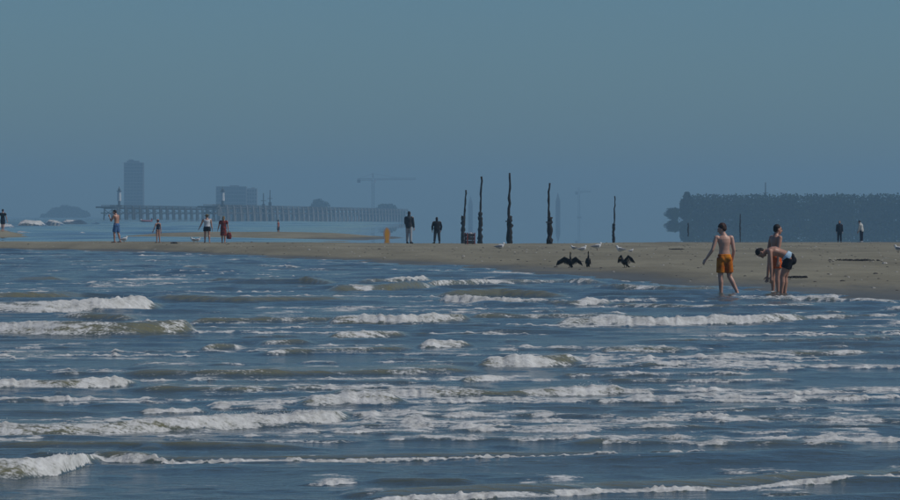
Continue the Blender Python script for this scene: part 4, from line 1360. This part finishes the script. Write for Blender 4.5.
# dinghy far out
d = 1150.0
e = empty('dinghy', (px(146, d), d, .0), 'faint pinkish red dinghy with a white bow afloat before the dark pier', 'dinghy', rz=R(175))
m = MB()
for q in (-1, 1):
    m.tube([(-1.3, q * .55, .35), (.3, q * .6, .35), (1.0, q * .35, .45), (1.35, q * .08, .60)], [.28, .28, .26, .18], n=10)
m.tube([(-1.2, -.5, .35), (-1.2, .5, .35)], [.24, .24], n=8)
m.build('hull_tube', simple('faded_red_rubber', (.42, .10, .10), .5, .1, 2), e, smooth=True)
m = MB(); m.ell((1.3, 0, .58), (.36, .34, .32)); m.build('bow', M['white'], e, smooth=True)
m = MB(); m.box((-.1, 0, .12), (2.2, 1.0, .12)); m.build('floor', M['steel'], e)
m = MB(); m.box((-.2, 0, .5), (.3, 1.1, .08)); m.build('thwart', M['grey_timber'], e)
m = MB(); m.box((-1.5, 0, .75), (.35, .35, .7)); m.build('outboard_motor', simple('red_cowl', (.40, .09, .08), .5, .1, 2), e)


# heaps of weed and dark strands
def wrack(pxx, d, w, hgt, label, seed):
    rs = np.random.RandomState(seed)
    loc = on_sand(pxx, d)
    m = MB()
    for k in range(90):
        x = rs.normal() * w * .28; y = rs.normal() * .25
        a = rs.uniform(0, 6.28); l = rs.uniform(.05, .16)
        z = sand_z(loc[0] + x, loc[1] + y) - loc[2]
        z1 = z + rs.uniform(.01, hgt)
        m.tube([(x - l * math.cos(a), y - l * math.sin(a), z), (x, y, z1), (x + l * math.cos(a), y + l * math.sin(a), z)], [(.02, .008), (.03, .01), (.015, .006)], n=5)
    o = m.build('seaweed', simple('dark_seaweed', (.022, .016, .012), .7, .5, 10), None, loc=loc)
    tag(o, label, 'seaweed', kind='stuff')


wrack(857, 150, 1.1, .06, 'dark line of seaweed on open sand below the pair before the trees', 1)
wrack(797, 116, .38, .05, 'dark strand on the sand beside the bending bather', 2)  # low dark strand, built from the same tufts as the weed
wrack(174, 231, .25, .08, 'small dark lump of seaweed at the water edge below the child', 3)
# shells, pebbles and scraps strewn over the bank
rs = np.random.RandomState(17)
mp_, mq_ = MB(), MB()
yy_ = rs.uniform(95, 285, 1500); xx_ = rs.uniform(-.13, .13, 1500) * yy_
zz_ = sand_height(xx_[None, :], yy_[None, :])[0]
for xx, yy, zz in zip(xx_, yy_, zz_):
    if zz < .06: continue
    r_ = rs.uniform(.012, .035) * (1 if rs.rand() > .06 else 1.8)
    (mp_ if rs.rand() > .35 else mq_).ell((xx, yy, zz), (r_ * 1.4, r_ * 1.2, r_ * .7), None, 6, 4)
o = mp_.build('pebble_scatter', simple('dark_pebbles', (.07, .06, .05), .8, .5, 3), None); tag(o, 'scatter of small dark pebbles and weed scraps over the sandbank', 'pebbles', kind='stuff')
o = mq_.build('shell_scatter', simple('pale_shells', (.42, .40, .36), .7, .3, 3), None); tag(o, 'scatter of small pale shells over the sandbank', 'shells', kind='stuff')
wrack(676, 200, .35, .04, 'small dark scrap of seaweed on the upper sand towards the short stake', 4)

# ------------------------------------------------------------------ sea spray thrown off the breaking crests
rs = np.random.RandomState(99)
cand = np.where((thick.ravel() > .9) & (np.abs(X.ravel()) < 0.13 * Y.ravel()) & (Hh.ravel() > 0.07))[0]
if len(cand):
    pick = rs.choice(cand, size=min(1400, len(cand)), replace=False)
    m = MB()
    for i in pick:
        x, y, z = X.ravel()[i], Y.ravel()[i], Z.ravel()[i]
        s = 0.0012 * (1 + rs.rand() * 2.0) * max(1, y / 60)
        c = Vector((x + rs.normal() * .03, y + rs.normal() * .05, z + abs(rs.normal()) * .014 + .001))
        vs = [c + Vector(v) * s for v in ((1, 0, 0), (-1, 0, 0), (0, 1, 0), (0, -1, 0), (0, 0, 1.2), (0, 0, -1.2))]
        m.add(vs, [(0, 2, 4), (2, 1, 4), (1, 3, 4), (3, 0, 4), (2, 0, 5), (1, 2, 5), (3, 1, 5), (0, 3, 5)])
    o = m.build('sea_spray', simple('spray_drops', (.75, .76, .76), .4, .05, 5), None, smooth=True)
    tag(o, 'fine white spray drops thrown up along the breaking crests', 'spray', kind='stuff')

# ------------------------------------------------------------------ haze
hm = bpy.data.materials.new('haze'); hm.use_nodes = True
nt = hm.node_tree
for n in list(nt.nodes):
    if n.type == 'BSDF_PRINCIPLED': nt.nodes.remove(n)
pvn = nt.nodes.new('ShaderNodeVolumePrincipled')
pvn.inputs['Color'].default_value = (*HAZE_COLOR, 1)
pvn.inputs['Density'].default_value = HAZE_DENSITY
pvn.inputs['Anisotropy'].default_value = 0.0
nt.links.new(pvn.outputs[0], nt.nodes['Material Output'].inputs['Volume'])
m = MB(); m.box((0, 3160, 30), (4900, 6640, 64)); o = m.build('haze', hm)
tag(o, 'pale blue sea haze filling the air over the water', 'haze', kind='stuff')
